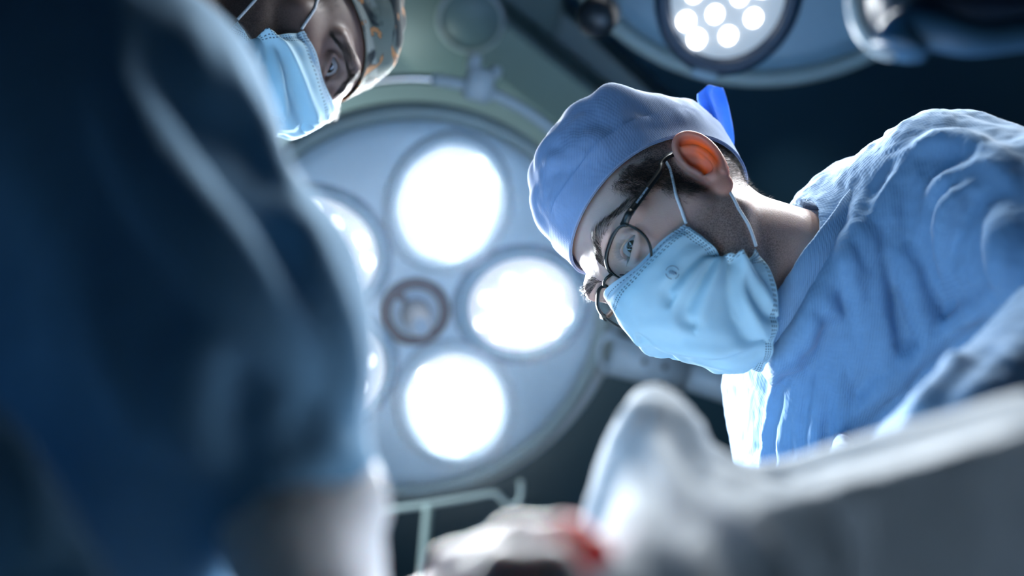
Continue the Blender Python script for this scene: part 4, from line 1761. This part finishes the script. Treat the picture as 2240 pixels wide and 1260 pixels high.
fr_parts = []
for s in (-1, 1):
    O = lens_outline(s)
    V, F = sweep(to_world(H1, O), [(.0009, .0008), (.0009, -.0008), (-.0009, -.0008), (-.0009, .0008)], closed=True, up=to_world(H1, [(0, 1, 0)])[0] - H1[1])
    fr_parts.append((V, F))
    topi = [i for i in range(64) if O[i, 2] > .004]
    ob = O[np.array(sorted(topi, key=lambda i: O[i, 0]))]
    V, F = sweep(to_world(H1, ob + [0, .0004, .0006]), [(.0012, .0013), (.0012, -.0013), (-.0012, -.0013), (-.0012, .0013)], up=to_world(H1, [(0, 1, 0)])[0] - H1[1])
    fr_parts.append((V, F))
    e = O[np.argmax(np.abs(O[:, 0]) + O[:, 2])]
    V, F = sweep(to_world(H1, [e, (s * .0665, .0805, .0085), (s * .0695, .0755, .0085)]), [(.0016, .003), (.0016, -.003), (-.0016, -.003), (-.0016, .003)], up=to_world(H1, [(s, .3, 0)])[0] - H1[1])
    fr_parts.append((V, F))
br = catmull([(-.0085, .0943, .003), (-.004, .1010, .0055), (.004, .1010, .0055), (.0085, .0943, .003)], 12)
fr_parts.append(sweep(to_world(H1, br), circ(.0014, 8)))
V, F = join(*fr_parts)
mk('front_frame', V, F, MAT['frame'], Gt)
for s in (-1, 1):
    O = lens_outline(s, 48)
    c = O.mean(0) + [0, .0012, 0]
    n = len(O)
    mid = (O + c) / 2 + [0, .0009, 0]
    Vf = np.concatenate([O, mid, [c + [0, .0006, 0]]])
    Vb = Vf - [0, .0014, 0]
    Fs = [(i, (i + 1) % n, n + (i + 1) % n, n + i) for i in range(n)] + [(n + i, n + (i + 1) % n, 2 * n) for i in range(n)]
    k = len(Vf)
    Fs2 = [tuple(j + k for j in q[::-1]) for q in Fs] + [((i + 1) % n, i, i + k, (i + 1) % n + k) for i in range(n)]
    mk('lens', to_world(H1, np.concatenate([Vf, Vb])), Fs + Fs2, MAT['lens'], Gt)
    tp = catmull([(s * .0695, .0755, .0085), (s * .0735, .050, .0125), (s * .0775, .022, .017), (s * .0770, .008, .0235), (s * .0745, -.010, .020), (s * .0750, -.026, -.004)], 40)
    tp = pushout(sk1, tp, .0022, 4)
    V, F = sweep(to_world(H1, tp), [(.0030, .0007), (.0030, -.0007), (-.0030, -.0007), (-.0030, .0007)], up=to_world(H1, [(0, .15, 1)])[0] - H1[1], scale=np.linspace(1, .85, 40))
    tm = mk('temple', V, F, MAT['frame'], Gt)
    pd = [(s * .0095, .0925, -.003), (s * .0105, .0905, -.0065), (s * .0115, .0905, -.010)]
    V, F = sweep(to_world(H1, catmull(pd, 10)), circ(.0006, 6))
    mk('pad_arm', V, F, MAT['frame'], Gt)
    V, F = lathe([(0, -.0012), (.0022, -.001), (.003, 0), (.0022, .001), (0, .0012)], 16)
    V = V * [1, 1.7, 1]
    rot = np.array(Vector((0, 0, 1)).rotation_difference(Vector((s * .8, .5, 0))).to_matrix())
    mk('nose_pad', to_world(H1, V @ rot.T + np.array(pd[-1])), F, MAT['pad'], Gt)
    if s < 0:
        fc = bpy.data.curves.new('temple_lettering', 'FONT')
        fc.body = 'EMPORIO ARMANI'
        fc.size = .0026
        fc.extrude = .00008
        fc.align_x = 'CENTER'
        fc.align_y = 'CENTER'
        to = bpy.data.objects.new('temple_lettering_source', fc)
        COL.objects.link(to)
        dg = bpy.context.evaluated_depsgraph_get()
        tme = bpy.data.meshes.new_from_object(to.evaluated_get(dg))
        bpy.data.objects.remove(to)
        tv = np.array([v.co[:] for v in tme.vertices])
        tf = [tuple(p.vertices) for p in tme.polygons]
        a_, b_ = to_world(H1, tp[3:4])[0], to_world(H1, tp[9:10])[0]
        ex = norm(b_ - a_)
        eo = to_world(H1, [(-1, 0, 0)])[0] - H1[1]
        eo = norm(eo - ex * (eo @ ex))
        ey = np.cross(eo, ex)
        mid_ = (a_ + b_) / 2 + eo * .0009
        mk('temple_lettering', np.stack([mid_ + ex * p[0] + ey * p[1] + eo * p[2] for p in tv]), tf, MAT['label'], tm, smooth=False)
#@@LEFT
# ================================================================== surgeon on the left
r2 = np.array([-.64, .32, 0.0])
P2 = thing('person', r2, 'surgeon in patterned cap and blue gown reaching down along the left edge', 'person', 'surgeons at the table')
Nb2 = np.array([-.375, .366, 1.607])
n2 = to_world(H2, [(0, -.045, -.10)])[0]
C2 = np.array([-.42, .345, 1.40])
HIP2 = np.array([-.56, .33, .98])
SR2 = np.array([-.415, .19, 1.44])
SL2 = np.array([-.56, .52, 1.45])
E2 = W(268, 285, .50)
W2 = W(640, 1080, .43)
EL2 = np.array([-.42, .76, 1.18])
WL2 = np.array([-.17, .66, 1.06])
wr = W(690, 1480, .42)
fa2, fb2 = (-.60, .22, 0), (-.60, .46, 0)
# right hand: joints of the five fingers
FN = {
    'thumb': ([W(850, 1560, .405), W(945, 1430, .395), W(1000, 1258, .40), W(1070, 1222, .405)], [.013, .0125, .0112, .0095]),
    'index': ([W(760, 1470, .41), W(960, 1350, .375), W(1135, 1196, .37), W(1243, 1186, .37), W(1293, 1216, .365)], [.012, .0112, .0098, .0088, .0080]),
    'middle': ([W(770, 1490, .405), W(985, 1385, .355), W(1105, 1255, .345), W(1205, 1248, .345), W(1250, 1295, .345)], [.012, .0112, .0098, .0088, .0080]),
    'ring': ([W(770, 1470, .40), W(980, 1440, .345), W(1085, 1330, .335), W(1175, 1330, .335), W(1210, 1385, .335)], [.012, .0106, .0092, .0084, .0076]),
    'little': ([W(760, 1500, .40), W(955, 1520, .345), W(1040, 1430, .335), W(1110, 1430, .335), W(1140, 1470, .335)], [.011, .0095, .0082, .0075, .0068]),
}


def hand_sdf(P, off=0.0):
    return hand_field(P, FN, wr, off)


B2 = [(n2, Nb2, .056, .066), (Nb2, C2, .09, .13), (C2, HIP2, .13, .13), (Nb2, SR2, .06, .058), (SR2, E2, .046, .036), (E2, W2, .034, .018), (W2, wr, .017, .014),
      (Nb2, SL2, .06, .058), (SL2, EL2, .05, .043), (EL2, WL2, .042, .028)]
B2 += legs(HIP2, fa2, fb2, (0, -1, 0))
body2, fh2 = make_body('body', H2, B2, P2, MAT['skin2'], 1, flush=.2, open_=.0072)
make_eyes(H2, P2, W(1330, 1180, .45), (.03, .02, .014))
lashes_brow(H2, fh2, 1, P2, MAT['hair'], 23, 1.3, 1.0)
lashes_brow(H2, fh2, -1, P2, MAT['hair'], 33, .4)
fuzz(H2, fh2, P2, MAT['hair'], [((.05, -.01, -.02), (.085, .035, .03), 1.0)], 500, .005, .0001, 'sideburn', 44, (0, .25, -.75))


def gown2_base(P):
    d = chain(P, [Nb2 + [-.03, 0, -.05], C2, HIP2], [.085, .155, .165], .06)
    d = smin(d, chain(P, [C2 + [.03, -.05, .05], SR2, E2 + RW[:, 0] * -.004, W(490, 690, .455), W(640, 1040, .43)], [.09, .084, .070, .060, .034], .03), .04)
    d = smin(d, chain(P, [C2, SL2, EL2, WL2], [.09, .08, .07, .045], .03), .05)
    d = smin(d, cap(P, HIP2, np.array([-.58, .33, .38]), .18, .21), .08)
    d = smin(d, chain(P, [W(20, 420, .50), W(60, 800, .48), W(60, 1400, .46)], [.05, .055, .06]), .03)
    d = smin(d, chain(P, [W(320, 820, .455), W(270, 1100, .445), W(240, 1420, .44)], [.045, .046, .05]), .03)
    neck = cap(P, n2, Nb2, .064, .072)
    return smax(d, -neck, .012)


S2 = [([(215, 40), (262, 230), (340, 390), (435, 520), (525, 640), (615, 760), (705, 880)], .0165, -.4),
      ([(655, 390), (672, 540), (715, 690), (745, 830), (735, 930)], .013, .1),
      ([(480, 60), (510, 200), (590, 330), (640, 420)], .012, .3),
      ([(420, 40), (440, 160), (520, 300)], .010, .5),
      ([(500, 640), (430, 800), (440, 930), (500, 1030)], .014, .1),
      ([(610, 820), (600, 920), (620, 1010)], .010, .35),
      ([(560, 1050), (620, 1015), (700, 1000), (755, 985)], .008, .3),
      ([(180, 500), (260, 760), (330, 930), (420, 1040)], .014, .4),
      ([(690, 900), (700, 960), (690, 1010)], .008, .4)]
R2 = make_ridges(gown2_base, S2, .15)


def gown2(P):
    return ridge_union(P, gown2_base(P), R2, .007)


V, F = nets(gown2, graded(-.95, .08, (-.32, -.02), .0042, .03), graded(.02, .95, (.10, .34), .0042, .03), graded(.34, 1.66, (.92, 1.36), .0042, .03))
N = vnormals(V, F)
q = np.stack([V @ RW[:, 0] * 20 + V @ RW[:, 1] * 7, V @ RW[:, 1] * 9, V @ RW[:, 2] * 14], 1)
V = V + N * (.0030 * fbm(q, 51, 3))[:, None]
mk('surgical_gown', V, F, MAT['gown_dark'], P2)
# knitted cuff under the glove
V, F = sweep(catmull([W(622, 1000, .432), W(640, 1060, .43), W(652, 1120, .428)], 16), circ(.0300, 28), up=RW[:, 2])
mk('gown_cuff', V, F, MAT['gown_dark'], P2)


def glove2(P):
    d = hand_sdf(P, .0)
    d = smin(d, chain(P, [W(650, 1065, .43), W(662, 1120, .428), W(652, 1200, .425), W(690, 1290, .422), wr], [.0315, .0335, .0262, .0265, .024], .012), .015)
    return d


loG = np.array([W(400, 1000, .45), W(1400, 1560, .33), W(1400, 1000, .40)])
lo = np.minimum(loG.min(0), W(600, 1600, .40)) - .03
hi = np.maximum(loG.max(0), W(400, 1000, .46)) + .03
V, F = nets(glove2, grid_axis(lo[0], hi[0], .0022), grid_axis(lo[1], hi[1], .0022), grid_axis(lo[2], hi[2], .0022))
N = vnormals(V, F)
cuffness = np.clip(1 - np.linalg.norm(V - W(655, 1110, .428), axis=1) / .06, 0, 1)
V = V + N * (.0008 * fbm(V * 130, 61, 2) + .0035 * cuffness * vnoise(V * 55, 62))[:, None]
bl = np.exp(-(np.linalg.norm(V - W(1278, 1185, .362), axis=1) / .0145) ** 2) * 1.2
bl = np.maximum(bl, .55 * np.exp(-(np.linalg.norm(V - W(1170, 1140, .365), axis=1) / .006) ** 2))
bl = np.maximum(bl, .4 * np.exp(-(np.linalg.norm(V - W(1225, 1215, .345), axis=1) / .010) ** 2))
mk('glove', V, F, MAT['glove'], P2, cols={'blood': bl})
hidden_glove('glove', EL2, WL2, WL2 - EL2, (0, 0, 1), P2, 1)
for fo in (fa2, fb2):
    V, F = shoe(fo, (1, 0))
    mk('clog', V, F, MAT['shoe'], P2)


# cap
def edge2(th):
    return np.radians(-2 + 21 * np.cos(th) - 6 * np.cos(2 * th))


def slack2(th, v, D):
    top = np.clip(v / .5, 0, 1)
    top = top * top * (3 - 2 * top)
    s = .030 * top * np.clip(.8 + .25 * D[:, 2] - .2 * D[:, 1], 0, 1.3)
    return s + .009 * top * fbm(D * 2.2 + 7.7, 71, 2) + .004 * top * np.abs(vnoise(D * 6 + 2, 72))


PC2 = cap_surface(skull1, edge2, slack2)
V, F = close_cap(PC2)
c2 = mk('surgical_cap', to_world(H2, V), F, MAT['camo'], P2)
rim = PC2[1] + (PC2[1] - np.array([0, -.02, .03])) * .004
V, F = sweep(to_world(H2, rim), circ(.0011, 6), closed=True)
mk('cap_hem', V, F, MAT['hair'], c2)
V, F = sweep(to_world(H2, PC2[30] + (PC2[30] - np.array([0, -.02, .03])) * .004), circ(.0008, 6), closed=True)
mk('cap_seam', V, F, MAT['camo'], c2)


def fold2(u, v):
    h = crease(u, v, (.96, .46), (.05, .22), .0036, .06)
    h = h + crease(u, v, (.95, .52), (.25, .50), .0036, .05)
    h = h + crease(u, v, (.94, .57), (.20, .80), .0034, .06)
    h = h + crease(u, v, (-.95, .5), (-.3, .5), .003, .06)
    q = np.stack([u.ravel() * 2.2 + 15, v.ravel() * 3, 0 * u.ravel()], 1)
    h = h + .0016 * fbm(q, 81, 3).reshape(u.shape)
    return 2.6 * h * (1 - np.clip((.10 - v) / .02, 0, 1)) + .0012 * (np.abs(u) > .93)


m2, _ = build_mask(H2, fold2, P2)
for s in (1, -1):
    ear_loop(H2, sk1, [(s * .0675, .053, -.034), (s * .0730, .036, -.012), (s * .0765, .010, .016), (s * .0745, -.016, .026), (s * .0750, -.026, .006)], m2, MAT['loop'])
    ear_loop(H2, sk1, [(s * .0610, .026, -.091), (s * .0735, .004, -.052), (s * .0735, -.020, -.018), (s * .0740, -.024, .004)], m2, MAT['loop'])

# ------------------------------------------------------------------ operating table and drapes
root = thing('operating_table', np.array([.16, .95, 0]), 'steel operating table hidden beneath the white drape', 'operating table')
V, F = rbox((0, 0, 0), (.36, 1.0, .06), .02)
mk('table_top', V + np.array([.16, .98, .78]), F, MAT['black'], root)
V, F = lathe([(.12, .03), (.11, .3), (.11, .77), (.0, .77)], 24)
mk('column', V + np.array([.16, .95, 0]), F, MAT['table'], root)
V, F = rbox((0, 0, 0), (.4, .8, .05), .015)
mk('base', V + np.array([.16, .95, .026]), F, MAT['table'], root)


def px_rows(rows, nu, nv):
    R = np.stack([catmull([p if isinstance(p, np.ndarray) else W(*p) for p in r], nu) for r in rows], 0)
    return np.stack([catmull(R[:, i], nv) for i in range(nu)], 1)


rows = [
    # over the length of the table behind the crest
    [np.array(p) for p in ((-.12, 1.55, .86), (-.09, 1.55, .92), (-.05, 1.55, .95), (.08, 1.55, .96), (.20, 1.55, .96), (.32, 1.55, .95), (.36, 1.55, .92), (.40, 1.55, .86), (.42, 1.55, .76))],
    [np.array(p) for p in ((-.12, 1.10, .86), (-.09, 1.10, .94), (-.05, 1.10, .98), (.08, 1.10, .99), (.20, 1.10, .99), (.32, 1.10, .97), (.36, 1.10, .93), (.40, 1.10, .87), (.42, 1.10, .76))],
    [np.array(p) for p in ((-.12, .80, .86), (-.09, .78, .93), (-.03, .75, .97), (.08, .72, .99), (.16, .72, .985), (.25, .72, .97), (.33, .70, .93), (.38, .68, .88), (.43, .62, .82))],
    [(1220, 1430, .60), (1262, 1220, .585), (1325, 1060, .575), (1430, 985, .565), (1540, 1030, .56), (1600, 1095, .55), (1700, 1130, .54), (1900, 1120, .50), (2300, 1040, .45)],
    # the crest: a tented fold, then the long edge to the right
    [(1225, 1360, .50), (1275, 1115, .50), (1330, 955, .50), (1432, 880, .50), (1522, 935, .505), (1588, 1035, .505), (1690, 1060, .48), (1880, 1020, .44), (2320, 905, .38)],
    [(1230, 1380, .48), (1308, 1150, .475), (1360, 1010, .475), (1430, 945, .475), (1495, 1000, .475), (1570, 1070, .47), (1680, 1075, .455), (1880, 1030, .42), (2320, 925, .365)],
    [(1210, 1400, .455), (1318, 1185, .45), (1370, 1080, .45), (1436, 985, .45), (1490, 1040, .447), (1560, 1080, .44), (1670, 1085, .43), (1880, 1040, .40), (2320, 940, .355)],
    # front edge of the table
    [(1060, 1420, .39), (1250, 1260, .38), (1400, 1170, .38), (1500, 1130, .375), (1580, 1110, .37), (1660, 1095, .365), (1780, 1070, .36), (1960, 1026, .352), (2320, 928, .345)],
    [(1080, 1560, .345), (1260, 1390, .340), (1430, 1300, .343), (1540, 1235, .345), (1630, 1190, .345), (1705, 1145, .347), (1800, 1100, .348), (1960, 1048, .348), (2320, 952, .34)],
    # hanging front
    [(1060, 1900, .33), (1240, 1750, .325), (1430, 1600, .325), (1560, 1480, .33), (1655, 1400, .337), (1735, 1330, .347), (1830, 1270, .36), (1980, 1230, .355), (2320, 1180, .345)],
    [(1060, 2300, .37), (1220, 2150, .365), (1380, 2050, .365), (1500, 1950, .37), (1620, 1820, .375), (1700, 1680, .39), (1800, 1640, .38), (1960, 1600, .38), (2320, 1560, .37)],
]
G = px_rows(rows, 150, 140)
nvv, nuu, _ = G.shape
du = np.gradient(G, axis=1)
dv = np.gradient(G, axis=0)
N = np.cross(du, dv)
N /= np.linalg.norm(N, axis=2)[:, :, None]
if (N[105, 75] @ (CAM - G[105, 75])) < 0:
    N = -N
uu = np.linspace(0, 1, nuu)[None, :].repeat(nvv, 0)
vv = np.linspace(0, 1, nvv)[:, None].repeat(nuu, 1)
hang = np.clip((vv - .74) / .12, 0, 1)
h = hang * .010 * np.sin(uu * 36 + 1.2 * np.sin(vv * 4) + 1.0)
h += .003 * fbm(np.stack([uu.ravel() * 9, vv.ravel() * 7, 0 * uu.ravel()], 1), 91, 3).reshape(uu.shape)
G = G + N * h[:, :, None]
V, F, uv = sheet(G, .0022)
dr = mk('surgical_drape', V, F, MAT['drape'], None)
tag(dr, 'white surgical drape tented into a peak over the table edge at the lower right', 'drape')

rows = [
    [(-400, 660, .385), (-150, 800, .385), (5, 925, .385), (105, 1070, .385), (205, 1255, .385), (310, 1460, .385)],
    [(-400, 640, .36), (-150, 780, .36), (0, 905, .36), (110, 1050, .36), (220, 1240, .36), (330, 1450, .36)],
    [(-420, 690, .34), (-170, 830, .34), (-20, 960, .34), (90, 1110, .34), (190, 1290, .345), (300, 1480, .35)],
    [(-440, 1000, .34), (-220, 1120, .345), (-80, 1230, .345), (20, 1350, .35), (120, 1500, .35), (220, 1660, .355)],
    [(-460, 1500, .38), (-240, 1620, .38), (-100, 1730, .38), (0, 1850, .38), (100, 2000, .385), (200, 2160, .39)],
]
G = px_rows(rows, 70, 60)
nvv, nuu, _ = G.shape
uu = np.linspace(0, 1, nuu)[None, :].repeat(nvv, 0)
vv = np.linspace(0, 1, nvv)[:, None].repeat(nuu, 1)
G = G + RW[:, 2] * ((.006 * np.sin(uu * 22 + 1) * np.clip((vv - .4) / .2, 0, 1) + .003 * fbm(np.stack([uu.ravel() * 6, vv.ravel() * 6, 0 * uu.ravel()], 1), 95, 2).reshape(uu.shape))[:, :, None])
V, F, uv = sheet(G, .0022)
mk('gown_flap', V, F, MAT['gown_dark'], P2)
